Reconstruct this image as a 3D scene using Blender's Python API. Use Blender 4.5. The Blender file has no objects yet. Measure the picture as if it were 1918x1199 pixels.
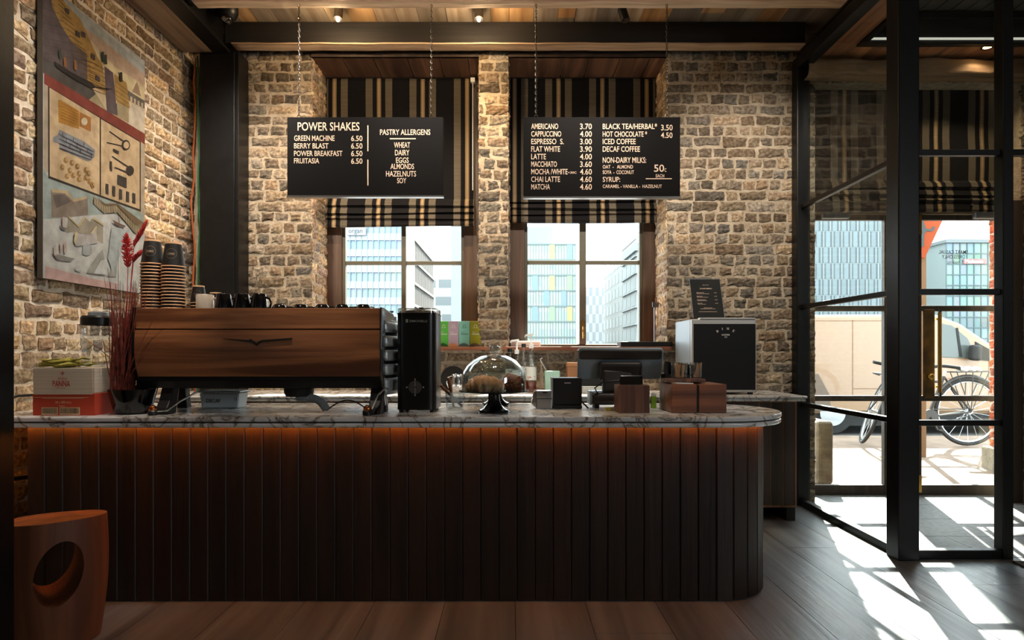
import bpy, bmesh, math, random
from mathutils import Vector, Matrix, Euler
random.seed(7)
PI = math.pi
SC = bpy.context.scene
COL = SC.collection
# ------------------------------------------------------------------ camera, sky, sun, exposure
F, VX, VY, H = 1200.0, 957.0, 661.0, 1.28      # focal length in pixels, vanishing point, eye height
def X(px, d): return (px - VX) * d / F          # metres across at depth d
def Z(py, d): return H - (py - VY) * d / F      # metres above the floor at depth d
cam = bpy.data.cameras.new('camera'); camo = bpy.data.objects.new('camera', cam); COL.objects.link(camo)
camo.location = (0, 0, H); camo.rotation_euler = (PI/2, 0, 0)
cam.sensor_fit = 'HORIZONTAL'; cam.sensor_width = 36; cam.lens = 36*F/1918
cam.shift_x = (959 - VX)/1918; cam.shift_y = (VY - 599.5)/1918
cam.clip_end = 1000; cam.clip_start = .05
SC.camera = camo
SC.view_settings.view_transform = 'Standard'; SC.view_settings.look = 'None'
SC.view_settings.gamma = 1; SC.view_settings.use_curve_mapping = False
SC.view_settings.exposure = 1.08
SC.cycles.max_bounces = 10; SC.cycles.transparent_max_bounces = 24
SC.cycles.caustics_reflective = False; SC.cycles.caustics_refractive = False
SC.cycles.sample_clamp_indirect = 6
w = bpy.data.worlds.new('sky'); SC.world = w; w.use_nodes = True
bg = w.node_tree.nodes['Background']; bg.inputs[0].default_value = (.87, .94, 1.0, 1); bg.inputs[1].default_value = 4.0
sun = bpy.data.lights.new('sun', 'SUN'); sun.energy = 16; sun.angle = math.radians(.6); sun.color = (1, .93, .82)
suno = bpy.data.objects.new('sun', sun); COL.objects.link(suno)
suno.rotation_euler = Vector((-.41, -1.145, -.96)).to_track_quat('-Z', 'Y').to_euler()
def area(name, loc, rot, sx, sy, e, c):
    l = bpy.data.lights.new(name, 'AREA'); l.shape = 'RECTANGLE'; l.size = sx; l.size_y = sy; l.energy = e; l.color = c
    o = bpy.data.objects.new(name, l); COL.objects.link(o); o.location = loc; o.rotation_euler = rot; return o
# added fill light at the opening put in the unseen right wall
area('added_side_fill', (5.2, -2.2, 2.55), (PI/2, 0, PI/2), 2.0, 1.3, 24, (.86, .93, 1))

# ------------------------------------------------------------------ helpers
ORG = {}
def srgb(c):
    return tuple(((v/255)/12.92 if v/255 <= .04045 else (((v/255)+.055)/1.055)**2.4) for v in c)
def lin4(c): return srgb(c) + (1,)
class MB:
    def __init__(s): s.v=[]; s.f=[]; s.c=[]; s.m=[]; s.col=(1,1,1); s.mi=0
    def add(s, vs, fs):
        o=len(s.v); s.v += [tuple(p) for p in vs]
        for f in fs: s.f.append([i+o for i in f]); s.c.append(s.col); s.m.append(s.mi)
        return s
    def box(s,x0,x1,y0,y1,z0,z1):
        return s.add([(x0,y0,z0),(x1,y0,z0),(x1,y1,z0),(x0,y1,z0),(x0,y0,z1),(x1,y0,z1),(x1,y1,z1),(x0,y1,z1)],
            [(3,2,1,0),(4,5,6,7),(0,1,5,4),(1,2,6,5),(2,3,7,6),(3,0,4,7)])
    def obox(s,c,sx,sy,sz,rot=(0,0,0)):
        M=Euler(rot).to_matrix(); C=Vector(c)
        vs=[C+M@Vector((a*sx/2,b*sy/2,e*sz/2)) for e in(-1,1) for a,b in((-1,-1),(1,-1),(1,1),(-1,1))]
        return s.add(vs,[(3,2,1,0),(4,5,6,7),(0,1,5,4),(1,2,6,5),(2,3,7,6),(3,0,4,7)])
    def tube(s,pts,r,n=8,closed=False,caps=True):
        P=[Vector(p) for p in pts]; k=len(P); R=r if isinstance(r,(list,tuple)) else [r]*k
        def tan(i):
            if closed: t=P[(i+1)%k]-P[i-1]
            else: t=P[min(i+1,k-1)]-P[max(i-1,0)]
            return t.normalized() if t.length>1e-9 else Vector((0,0,1))
        t0=tan(0); u=t0.orthogonal().normalized(); vs=[]
        for i in range(k):
            t=tan(i); u=(u-t*u.dot(t))
            u=u.normalized() if u.length>1e-6 else t.orthogonal().normalized()
            w_=t.cross(u)
            for j in range(n):
                a=2*PI*j/n; vs.append(P[i]+(u*math.cos(a)+w_*math.sin(a))*R[i])
        fs=[]
        for i in range(k if closed else k-1):
            a=i*n; b=((i+1)%k)*n
            for j in range(n): fs.append((a+j,a+(j+1)%n,b+(j+1)%n,b+j))
        if caps and not closed: fs.append(tuple(range(n-1,-1,-1))); fs.append(tuple((k-1)*n+j for j in range(n)))
        return s.add(vs,fs)
    def cyl(s,p0,p1,r0,r1=None,n=20): return s.tube([p0,p1],[r0,r0 if r1 is None else r1],n)
    def lathe(s,cx,cy,prof,n=32,sx=1,sy=1):
        vs=[];fs=[];rings=[]
        for r,z in prof:
            if r<1e-5: rings.append([len(vs)]); vs.append((cx,cy,z))
            else:
                rings.append(list(range(len(vs),len(vs)+n)))
                for j in range(n): a=2*PI*j/n; vs.append((cx+sx*r*math.cos(a),cy+sy*r*math.sin(a),z))
        for A,B in zip(rings,rings[1:]):
            for j in range(n):
                k=(j+1)%n
                if len(A)==1 and len(B)==1: break
                if len(A)==1: fs.append((A[0],B[k],B[j]))
                elif len(B)==1: fs.append((A[j],A[k],B[0]))
                else: fs.append((A[j],A[k],B[k],B[j]))
        return s.add(vs,fs)
    def prism(s,poly,axis,t0,t1):
        n=len(poly)
        def p(a,b,t): return (t,a,b) if axis=='x' else ((a,t,b) if axis=='y' else (a,b,t))
        vs=[p(a,b,t0) for a,b in poly]+[p(a,b,t1) for a,b in poly]
        fs=[tuple(range(n)),tuple(range(2*n-1,n-1,-1))]+[(i,(i+1)%n,n+(i+1)%n,n+i) for i in range(n)]
        return s.add(vs,fs)
    def poly(s,pts): return s.add(pts,[tuple(range(len(pts)))])
    def grid(s,fn,nu,nv):
        vs=[fn(i/nu,j/nv) for j in range(nv+1) for i in range(nu+1)]
        return s.add(vs,[(j*(nu+1)+i,j*(nu+1)+i+1,(j+1)*(nu+1)+i+1,(j+1)*(nu+1)+i) for j in range(nv) for i in range(nu)])
    def ball(s,c,r,n=14,sz=1):
        k=8; return s.lathe(c[0],c[1],[(r*math.sin(PI*i/k),c[2]-sz*r*math.cos(PI*i/k)) for i in range(k+1)],n)
    def build(s,name,mats,parent=None,smooth=False,bevel=0,seg=2,recalc=True,thick=0):
        org=Vector((0,0,0))
        if parent is not None:
            r=parent
            while r.parent: r=r.parent
            org=ORG.get(r.name,org)
        me=bpy.data.meshes.new(name)
        me.from_pydata([(a-org[0],b-org[1],c-org[2]) for a,b,c in s.v],[],s.f)
        mats=mats if isinstance(mats,(list,tuple)) else [mats]
        for m in mats: me.materials.append(m)
        me.polygons.foreach_set('material_index',s.m)
        if any(c!=(1,1,1) for c in s.c):
            at=me.color_attributes.new('Col','FLOAT_COLOR','CORNER'); buf=[]
            for p,c in zip(me.polygons,s.c): buf += [c[0],c[1],c[2],1]*p.loop_total
            at.data.foreach_set('color',buf)
        if recalc:
            bm=bmesh.new(); bm.from_mesh(me); bmesh.ops.recalc_face_normals(bm,faces=bm.faces); bm.to_mesh(me); bm.free()
        if smooth:
            me.polygons.foreach_set('use_smooth',[True]*len(me.polygons)); me.set_sharp_from_angle(angle=math.radians(42))
        me.update()
        o=bpy.data.objects.new(name,me); COL.objects.link(o)
        if parent is not None: o.parent=parent
        else: ORG[o.name]=org
        if thick:
            t=o.modifiers.new('thickness','SOLIDIFY'); t.thickness=thick; t.offset=0
        if bevel:
            b=o.modifiers.new('bevel','BEVEL'); b.width=bevel; b.segments=seg; b.limit_method='ANGLE'; b.angle_limit=math.radians(40)
        return o
def tag(o,label,cat,group=None,kind=None):
    if label: o['label']=label
    if cat: o['category']=cat
    if group: o['group']=group
    if kind: o['kind']=kind
    return o
def thing(name,label,cat,loc,group=None):
    o=bpy.data.objects.new(name,None); COL.objects.link(o); o.location=loc; o.empty_display_size=.05
    ORG[o.name]=Vector(loc); tag(o,label,cat,group); return o
def struct(o): o['kind']='structure'; return o
def dup(root,loc,label=None,rz=None,group=None):
    r=root.copy(); COL.objects.link(r); r.location=loc
    if rz is not None: r.rotation_euler=(root.rotation_euler[0],root.rotation_euler[1],rz)
    if label: r['label']=label
    if group: r['group']=group
    for ch in list(root.children):
        c=ch.copy(); COL.objects.link(c); c.parent=r
        for g in ch.children:
            d=g.copy(); COL.objects.link(d); d.parent=c
    return r
# ---- lettering: the outline of a string fitted into a box (x0..x1, z0..z1)
TXT={}
def text_polys(st):
    if st in TXT: return TXT[st]
    cu=bpy.data.curves.new('t','FONT'); cu.body=st; cu.resolution_u=3; cu.offset=.009; o=bpy.data.objects.new('t',cu); COL.objects.link(o)
    me=bpy.data.meshes.new_from_object(o)
    vs=[(v.co.x,v.co.y) for v in me.vertices]; fs=[list(p.vertices) for p in me.polygons]
    bpy.data.objects.remove(o); bpy.data.curves.remove(cu); bpy.data.meshes.remove(me)
    xs=[v[0] for v in vs]; ys=[v[1] for v in vs]; x0,x1,y0,y1=min(xs),max(xs),min(ys),max(ys)
    TXT[st]=([((a-x0)/(x1-x0),(b-y0)/(y1-y0)) for a,b in vs],fs); return TXT[st]
def text(mb,st,fn):          # fn maps (u,v) in the unit box to a point
    vs,fs=text_polys(st); mb.add([fn(a,b) for a,b in vs],fs)
# ---- materials
MATS={}
def nodes(m): return m.node_tree.nodes, m.node_tree.links
def mat(name,c,rough=.5,metal=0,c2=None,scale=8,stretch=(1,1,1),detail=6,bump=0,bscale=None,bstretch=None,attr=False,spec=.5,emis=0,coat=0,lo=.35,hi=.65,alpha=1,trans=0,dist=0):
    m=bpy.data.materials.new(name); m.use_nodes=True; N,L=nodes(m); B=N['Principled BSDF']; MATS[name]=m
    B.inputs['Base Color'].default_value=lin4(c); B.inputs['Roughness'].default_value=rough; B.inputs['Metallic'].default_value=metal
    B.inputs['Specular IOR Level'].default_value=spec; B.inputs['Coat Weight'].default_value=coat
    if emis: B.inputs['Emission Color'].default_value=lin4(c); B.inputs['Emission Strength'].default_value=emis
    tc=None
    def noise(sc,st,de,di=0):
        nonlocal tc
        if tc is None: tc=N.new('ShaderNodeTexCoord')
        mp=N.new('ShaderNodeMapping'); mp.inputs['Scale'].default_value=st; L.new(tc.outputs['Object'],mp.inputs[0])
        n=N.new('ShaderNodeTexNoise'); n.inputs['Scale'].default_value=sc; n.inputs['Detail'].default_value=de; n.inputs['Distortion'].default_value=di
        L.new(mp.outputs[0],n.inputs['Vector']); return n
    out=None
    if c2 is not None:
        n=noise(scale,stretch,detail,dist); r=N.new('ShaderNodeValToRGB'); e=r.color_ramp.elements
        e[0].position=lo; e[0].color=lin4(c); e[1].position=hi; e[1].color=lin4(c2)
        L.new(n.outputs['Fac'],r.inputs[0]); out=r.outputs[0]
    if attr:
        a=N.new('ShaderNodeVertexColor'); a.layer_name='Col'
        if out is None: out=a.outputs[0]
        else:
            x=N.new('ShaderNodeMix'); x.data_type='RGBA'; x.blend_type='MULTIPLY'; x.inputs[0].default_value=1
            L.new(out,x.inputs[6]); L.new(a.outputs[0],x.inputs[7]); out=x.outputs[2]
    if out: L.new(out,B.inputs['Base Color'])
    if bump:
        n=noise(bscale or scale*3,bstretch or stretch,8); b=N.new('ShaderNodeBump'); b.inputs['Strength'].default_value=bump; b.inputs['Distance'].default_value=.01
        L.new(n.outputs['Fac'],b.inputs['Height']); L.new(b.outputs[0],B.inputs['Normal'])
    return m
def glass(name,tint=(255,255,255),refl=1.0,rough=0.0,base=0.0):
    m=bpy.data.materials.new(name); m.use_nodes=True; N,L=nodes(m); N.clear(); MATS[name]=m
    o=N.new('ShaderNodeOutputMaterial'); t=N.new('ShaderNodeBsdfTransparent'); g=N.new('ShaderNodeBsdfGlossy'); x=N.new('ShaderNodeMixShader')
    fr=N.new('ShaderNodeLayerWeight'); fr.inputs[0].default_value=.5; pw=N.new('ShaderNodeMath'); pw.operation='POWER'; pw.inputs[1].default_value=5
    ma=N.new('ShaderNodeMath'); ma.operation='MULTIPLY_ADD'; ma.inputs[1].default_value=.96; ma.inputs[2].default_value=.04
    mu=N.new('ShaderNodeMath'); mu.operation='MULTIPLY_ADD'; mu.use_clamp=True
    mu.inputs[1].default_value=refl; mu.inputs[2].default_value=base
    L.new(fr.outputs['Facing'],pw.inputs[0]); L.new(pw.outputs[0],ma.inputs[0])
    t.inputs[0].default_value=lin4(tint); g.inputs['Roughness'].default_value=rough; g.inputs[0].default_value=(1,1,1,1)
    L.new(ma.outputs[0],mu.inputs[0]); L.new(mu.outputs[0],x.inputs[0]); L.new(t.outputs[0],x.inputs[1]); L.new(g.outputs[0],x.inputs[2]); L.new(x.outputs[0],o.inputs[0])
    return m
def wood(name,c,c2,along='z',rough=.5,scale=14,attr=False,bump=.25,coat=0,lo=.35,hi=.65,spec=.5):
    st={'x':(.06,1,1),'y':(1,.06,1),'z':(1,1,.06)}[along]
    return mat(name,c,rough,c2=c2,scale=scale,stretch=st,detail=8,bump=bump,bscale=scale*3,attr=attr,coat=coat,dist=.6,lo=lo,hi=hi,spec=spec)
mat('black_steel',(11,11,12),.4,.0,c2=(17,17,18),scale=20,bump=.06,spec=.28)
mat('black_plastic',(11,11,12),.4); mat('black_gloss',(14,14,16),.12); mat('black_matte',(13,12,12),.55,spec=.35)
mat('ink',(18,18,20),.6); mat('chrome',(210,212,215),.14,1); mat('steel',(170,172,175),.3,1); mat('dark_chrome',(120,122,126),.2,1)
mat('brass',(190,150,80),.3,1); mat('copper',(190,110,60),.25,1); mat('white_plastic',(225,226,224),.45); mat('grey_plastic',(120,124,128),.45)
mat('cream_letters',(222,196,172),.7); mat('white_letters',(235,232,225),.6); mat('silver_letters',(190,188,184),.35,.6)
mat('paint',(208,206,204),.8,attr=True,spec=.2,c2=(178,176,172),scale=14,bump=.25,bscale=120)
mat('flat_attr',(255,255,255),.6,attr=True)
glass('pane_glass',(250,253,252),.55); glass('clear_glass',(247,250,250),1.35,.01,.012); glass('jar_glass',(244,247,248),1.3,.02,.03)
mat('marble',(232,232,232),.2,c2=(176,172,168),scale=3.0,dist=1.2,attr=False,lo=.45,hi=.8)
def marble():
    m=MATS['marble']; N,L=nodes(m); B=N['Principled BSDF']; src=B.inputs['Base Color'].links[0].from_socket
    tc=N.new('ShaderNodeTexCoord'); n=N.new('ShaderNodeTexNoise'); n.inputs['Scale'].default_value=4.5; n.inputs['Detail'].default_value=9; n.inputs['Distortion'].default_value=1.6
    L.new(tc.outputs['Object'],n.inputs['Vector'])
    r=N.new('ShaderNodeValToRGB'); e=r.color_ramp.elements
    e[0].position=.455; e[0].color=(1,1,1,1); e[1].position=.545; e[1].color=(1,1,1,1)
    for p,c in ((.487,(.6,.55,.5,1)),(.5,(.16,.14,.13,1)),(.511,(.62,.56,.5,1))): k=e.new(p); k.color=c
    L.new(n.outputs['Fac'],r.inputs[0]); x=N.new('ShaderNodeMix'); x.data_type='RGBA'; x.blend_type='MULTIPLY'; x.inputs[0].default_value=1
    L.new(src,x.inputs[6]); L.new(r.outputs[0],x.inputs[7]); L.new(x.outputs[2],B.inputs['Base Color'])
marble()
mat('brick',(255,255,255),.9,c2=(186,178,170),scale=42,attr=True,bump=.55,bscale=95,lo=.36,hi=.6,spec=.2)
mat('mortar',(186,171,150),.95,c2=(160,145,124),scale=18,bump=.8,bscale=60,spec=.15)
mat('mortar_light',(222,212,196),.95,c2=(198,184,164),scale=18,bump=.8,bscale=60,spec=.15)
wood('ceiling_planks',(255,255,255),(190,178,165),'y',.75,10,True)
wood('vestibule_planks',(196,136,90),(138,90,58),'y',.6,10,True)
wood('pale_timber',(222,196,162),(166,138,108),'x',.8,12,bump=.6); wood('pale_timber_long',(150,128,104),(104,84,66),'y',.8,12,bump=.6)
wood('dark_timber',(27,21,18),(15,12,10),'x',.75,10,bump=.4)
wood('lintel_timber',(172,140,104),(104,80,58),'x',.8,9,bump=.8)
wood('reveal_planks',(138,104,80),(84,60,45),'y',.65,12,True)
wood('window_wood',(100,78,62),(64,47,37),'z',.6,16)
wood('sill_wood',(150,92,62),(110,62,42),'x',.55,16)
wood('counter_boards',(46,30,21),(22,14,10),'z',.5,9,True,.4)
wood('back_boards',(72,58,48),(38,30,25),'z',.6,9,True,.3)
wood('board_edge',(150,110,72),(110,76,48),'z',.6,12)
wood('floor_planks',(146,151,156),(100,104,108),'y',.34,7,True,.3)
wood('machine_wood',(176,114,72),(100,58,36),'x',.3,13,coat=.3,lo=.38,hi=.62)
wood('caddy_wood',(140,84,54),(88,48,30),'x',.4,14); wood('caddy_wood_up',(120,78,58),(70,42,32),'z',.4,22)
wood('stick_wood',(196,150,104),(160,112,72),'z',.7,40); wood('stool_wood',(150,92,58),(96,54,34),'z',.55,7)
wood('knife_wood',(130,80,52),(90,52,34),'z',.5,40)
# ================================================================== the room
DW=5.48; DB=5.91; DD=5.76     # wall face, window plane, entrance door plane
CEIL=4.004; XL=-2.72; XR=5.3
WIN=[(-1.70,-.274,1.33,3.82),(-.023,1.335,1.33,3.82)]
DOOR=(2.60,4.36,0,3.60)
PAL_BACK=[(160,147,128),(142,130,114),(126,116,103),(168,152,130),(150,133,114),(134,123,110),(162,148,130)]
PAL_LEFT=[(208,184,148),(192,168,136),(172,152,126),(214,192,156),(186,160,138),(160,143,126),(200,176,146)]
def bricks(mb,O,U,V,Nn,w,h,holes=(),seed=1,pal=PAL_BACK,course=.092,mortar=.022,prot=.013,z0=0.0):
    rnd=random.Random(seed); O=Vector(O);U=Vector(U);V=Vector(V);Nn=Vector(Nn)
    nr=int((h)/course)
    for r in range(nr+1):
        a0=r*course+mortar/2; a1=min((r+1)*course-mortar/2,h-.004)
        if a1-a0<.03 or a1<z0: continue
        mid=(a0+a1)/2; iv=[(0,w)]
        for (hx0,hx1,hz0,hz1) in holes:
            if hz0<mid<hz1:
                nv=[]
                for (p,q) in iv:
                    if hx1<=p or hx0>=q: nv.append((p,q)); continue
                    if hx0>p: nv.append((p,hx0))
                    if hx1<q: nv.append((hx1,q))
                iv=nv
        header=rnd.random()<.3
        for (p,q) in iv:
            u=p-rnd.uniform(0,.2)
            while u<q-.02:
                Lb=(.118 if (header or rnd.random()<.22) else .243)*rnd.uniform(.9,1.1)
                b0=max(u+mortar/2,p+.003); b1=min(u+Lb-mortar/2,q-.003)
                if q-b1<.06: b1=q-.003
                nu=u+Lb
                if b1>=q-.004: nu=q+1
                u=nu
                if b1-b0<.03: continue
                nx=max(3,int((b1-b0)/.03)); nz=4
                pr=prot*rnd.uniform(.45,1.25); jt=[rnd.uniform(-.008,.008) for _ in range(8)]
                c=rnd.choice(pal); k=rnd.uniform(.78,1.15); k2=rnd.uniform(-6,6)
                mb.col=srgb((min(255,c[0]*k+k2),min(255,c[1]*k),min(255,c[2]*k-k2)))
                vs=[];ring=[]
                for j in range(nz+1):
                    for i in range(nx+1):
                        fu=i/nx; fv=j/nz
                        edge=min(fu*nx,(1-fu)*nx,fv*nz,(1-fv)*nz)
                        uu=b0+(b1-b0)*fu; vv=a0+(a1-a0)*fv
                        vv+=(jt[0]*(1-fu)+jt[1]*fu)*(1-fv)+(jt[2]*(1-fu)+jt[3]*fu)*fv
                        uu+=(jt[4]*(1-fv)+jt[5]*fv)*(1-fu)+(jt[6]*(1-fv)+jt[7]*fv)*fu
                        if edge<.5: uu+=rnd.uniform(-.006,.006); vv+=rnd.uniform(-.006,.006)
                        dd=pr*(.35 if edge<.5 else 1)+rnd.uniform(-.0045,.0045)
                        vs.append(O+U*uu+V*vv+Nn*dd)
                fs=[(j*(nx+1)+i,j*(nx+1)+i+1,(j+1)*(nx+1)+i+1,(j+1)*(nx+1)+i) for j in range(nz) for i in range(nx)]
                bd=[i for i in range(nx+1)]+[j*(nx+1)+nx for j in range(1,nz+1)]+[nz*(nx+1)+i for i in range(nx-1,-1,-1)]+[j*(nx+1) for j in range(nz-1,0,-1)]
                base=len(vs); nb=len(bd)
                for t in bd: vs.append(vs[t]-Nn*(.012+prot*.4))
                fs+=[(bd[i],base+i,base+(i+1)%nb,bd[(i+1)%nb]) for i in range(nb)]
                mb.add(vs,fs)
    mb.col=(1,1,1)
# back wall: mortar body with openings, bricks on its face, brick window reveals
mb=MB(); mb.mi=0
T=6.12
xs=[XL,-1.70,-.274,-.023,1.335,2.60,4.36,XR]
mb.box(XL-.3,-1.70,DW,T,0,CEIL+.1); mb.box(-.274,-.023,DW,DB+.1,1.33,CEIL+.1); mb.box(1.335,2.60,DW,T,0,CEIL+.1) if False else None
mb.box(1.335,2.0,DW,DB+.1,0,CEIL+.1); mb.box(2.0,2.60,DW,5.84,0,CEIL+.1)
mb.box(-1.70,1.335,DW,T,0,1.33); mb.box(-1.70,-.274,DW,T,3.82,CEIL+.1); mb.box(-.023,1.335,DW,T,3.82,CEIL+.1)
mb.box(2.60,4.36,DW,5.84,3.60,CEIL+.1); mb.box(4.36,XR+.3,DW,5.6,0,CEIL+.1)
mb.mi=1
bricks(mb,(XL,DW,0),(1,0,0),(0,0,1),(0,-1,0),XR-XL,3.9,[(a-XL,b-XL,c,d) for a,b,c,d in WIN]+[(2.60-XL,4.36-XL,-1,3.60),(0,.45,-1,5)],3)
bricks(mb,(-1.70,DW,1.33),(0,1,0),(0,0,1),(1,0,0),DB-DW,2.49,seed=5,pal=PAL_LEFT)
bricks(mb,(1.335,DW,1.33),(0,1,0),(0,0,1),(-1,0,0),DB-DW,2.49,seed=6,pal=PAL_LEFT)
bricks(mb,(-.274,DW,1.33),(0,1,0),(0,0,1),(-1,0,0),DB-DW,2.49,seed=7)
bricks(mb,(-.023,DW,1.33),(0,1,0),(0,0,1),(1,0,0),DB-DW,2.49,seed=8)
struct(mb.build('wall_back',[MATS['mortar'],MATS['brick']],smooth=False,recalc=False))
mb=MB(); mb.box(XL-.3,XL,-3.5,DW,0,CEIL+.1); mb.mi=1
bricks(mb,(XL,1.2,0),(0,1,0),(0,0,1),(1,0,0),DW-1.2,3.95,[(-1,1.0,-1,0)],11,PAL_LEFT,prot=.018)
struct(mb.build('wall_left',[MATS['mortar_light'],MATS['brick']],recalc=False))
# right wall with an opening added to brighten the room, and the wall behind the camera
mat('plaster',(150,140,128),.9)
mb=MB(); mb.box(XR,XR+.3,-3.5,-3.2,0,CEIL+.1); mb.box(XR,XR+.3,-1.2,T,0,CEIL+.1); mb.box(XR,XR+.3,-3.2,-1.2,0,1.9); mb.box(XR,XR+.3,-3.2,-1.2,3.2,CEIL+.1)
struct(mb.build('wall_right',MATS['plaster']))
mb=MB(); mb.box(XL-.3,XR+.3,-3.8,-3.5,0,CEIL+.1)
struct(mb.build('wall_front',MATS['plaster']))
# floor of wide boards, with the stone floor of the entrance lobby
mb=MB(); rnd=random.Random(4); x=1.463-.36*12
while x<XR:
    a=max(x,XL); b=min(x+.357,XR); k=rnd.uniform(.82,1.12); mb.col=(k*.96,k*rnd.uniform(.97,1.0),k*rnd.uniform(.97,1.02))
    y=-3.5
    while y<DW:
        L_=rnd.uniform(2.2,4.5); y1=min(y+L_,DW)
        e=4.0 if a>2.40 else DW
        if y<e: mb.box(a,b,y+.001,min(y1-.002,e),-.04,0)
        y=y1
    x+=.36
mb.col=(.12,.11,.1); mb.box(XL,XR,-3.5,DW,-.08,-.012)
struct(mb.build('floor',MATS['floor_planks']))
mat('lobby_stone',(96,96,94),.5,c2=(66,67,67),scale=30,bump=.15,attr=True)
mb=MB(); y=4.0
for j in range(4):
    x=2.42+(-.25 if j%2 else 0)
    while x<XR:
        k=rnd.uniform(.85,1.1); mb.col=(k,k,k); mb.box(max(2.42,x)+.002,min(x+.6,XR)-.002,y+.002,y+.46,-.06,.002); x+=.6
    y+=.464
struct(mb.build('trim_1',MATS['lobby_stone']))
# ceiling of reclaimed boards
mb=MB(); pal=[(150,138,118),(168,150,122),(120,112,100),(186,150,104),(140,128,112),(176,134,84),(132,122,106),(160,144,124)]
x=XL
while x<2.45:
    wd=rnd.uniform(.13,.24); c=rnd.choice(pal); k=rnd.uniform(.85,1.1); mb.col=srgb([min(255,v*k) for v in c])
    y=-3.5
    while y<DW:
        y1=min(DW,y+rnd.uniform(1.5,3)); mb.box(x,x+wd-.003,y,y1-.002,CEIL+rnd.uniform(0,.006),CEIL+.03)
        c=rnd.choice(pal); mb.col=srgb([min(255,v*k) for v in c]); y=y1
    x+=wd
mb.box(2.45,XR,-3.5,3.9,CEIL,CEIL+.03)
mb.col=(.15,.13,.12); mb.box(XL,XR,-3.5,DW,CEIL+.031,CEIL+.08)
struct(mb.build('ceiling',MATS['ceiling_planks']))
# lobby ceiling with the recess
VZ=3.73; RX0,RX1,RY0,RY1=2.775,4.9,4.25,5.06
mb=MB(); x=2.44
while x<XR:
    wd=rnd.uniform(.12,.18); k=rnd.uniform(.7,1.2); mb.col=(k,k*.96,k*.92); x1=min(x+wd,XR)
    if x1<=RX0 or x>=RX1: mb.box(x,x1-.003,3.98,DW,VZ,VZ+.03)
    else: mb.box(x,x1-.003,3.98,RY0,VZ,VZ+.03); mb.box(x,x1-.003,RY1,DW,VZ,VZ+.03)
    x=x1
struct(mb.build('trim_2',MATS['vestibule_planks']))
mat('grille',(78,76,66),.6,.2,c2=(60,58,52),scale=90)
t=thing('ceiling_vent','recessed ceiling vent with perforated grille over the glazed entrance lobby','vent',((RX0+RX1)/2,(RY0+RY1)/2,3.96))
mb=MB(); mb.box(RX0,RX1,RY0,RY1,3.96,3.975)
for i in range(18):
    xx=RX0+.06+i*.12; mb.box(xx,xx+.012,RY0,RY1,3.952,3.96)
mb.build('grille',MATS['grille'],t)
mb=MB(); mb.box(RX0,RX1,RY1-.02,RY1,VZ,3.96); mb.box(RX0,RX1,RY0,RY0+.02,VZ,3.96); mb.box(RX0,RX0+.02,RY0+.02,RY1-.02,VZ,3.96); mb.box(RX1-.02,RX1,RY0+.02,RY1-.02,VZ,3.96)
mb.build('side_panel',MATS['dark_timber'],t)
mb=MB(); mb.box(RX0-.03,RX1+.03,RY1-.02,RY1+.03,VZ-.02,VZ); mb.box(RX0-.03,RX1+.03,RY0-.03,RY0+.02,VZ-.02,VZ); mb.box(RX0-.03,RX0+.02,RY0,RY1,VZ-.02,VZ); mb.box(RX1-.02,RX1+.03,RY0,RY1,VZ-.02,VZ)
mb.box(RX0+.02,RX1-.02,RY1-.05,RY1-.02,3.905,3.955)
mb.build('frame',MATS['black_steel'],t)
mat('strip_light',(235,230,215),.5,emis=.3)
mb=MB(); mb.box(RX0+.05,RX1-.05,RY1-.04,RY1-.02,VZ+.012,VZ+.022); mb.build('light_strip',MATS['strip_light'],t)
# beams
def beam(y0,label):
    t=thing('ceiling_beam',label,'beam',(0,y0+.1,3.756),'cross beams under the boarded ceiling')
    rnd2=random.Random(int(y0*100)); mb=MB()
    n=40
    for i in range(n):
        a=XL+.40+(2.40-XL-.40)*i/n; b=XL+.40+(2.40-XL-.40)*(i+1)/n
    def fn(u,v):
        xx=-2.30+4.72*u; k=.006*math.sin(xx*9+y0*3)+.004*math.sin(xx*23)
        prof=[(y0+.004,3.832),(y0,3.828),(y0,3.82),(y0+.06,3.818),(y0+.12,3.82),(y0+.12,3.832),(y0+.004,3.832)]
        i=round(v*6); p=prof[i]; return (xx,p[0]+k*.5,p[1]+k*.5)
    mb.grid(fn,60,6); mb.build('timber_plate',MATS['pale_timber'],t)
    mb=MB(); mb.box(-2.35,2.42,y0+.008,y0+.11,3.83,CEIL); mb.build('joist',MATS['dark_timber'],t)
beam(5.264,'dark timber beam with pale lower plate running along the brick window wall')
beam(4.6,'pale-edged timber beam nearest the viewer at the top, carrying the chains of the boards')
beam(3.95,'timber cross beam above the glazed corner post, nearer than the board-carrying beam'); beam(3.3,'timber cross beam nearest overhead, in front of the counter')
t=thing('wall_beam','dark steel beam with a weathered timber plate running along the left brick wall','beam',(-2.45,2,3.72))
mb=MB(); mb.box(-2.435,-2.30,-3.4,5.24,3.735,3.755); mb.box(-2.38,-2.355,-3.4,5.24,3.755,3.98); mb.box(-2.435,-2.30,-3.4,5.24,3.98,4.0); mb.build('steel_section',MATS['black_steel'],t)
mb=MB(); mb.box(XL+.02,-2.437,-3.4,5.26,3.745,3.81); mb.build('timber_plate',MATS['pale_timber_long'],t,bevel=.008)
# corner column, near left post
t=thing('steel_column','black steel column standing in the corner between the two brick walls','column',(-2.39,5.36,0))
mb=MB(); mb.box(-2.546,-2.262,5.24,5.45,.962,3.74); mb.build('casing',MATS['black_steel'],t,bevel=.004)
mb=MB(); mb.box(-2.262,-2.233,5.25,5.45,.962,3.76); mb.build('edge_flange',MATS['black_steel'],t,bevel=.002)
mb=MB(); mb.box(-2.36,-2.03,2.46,2.62,0,4.0); tag(mb.build('steel_post',MATS['black_steel'],bevel=.004),'black steel post at the left edge of the view in front of the stool','column')
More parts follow.
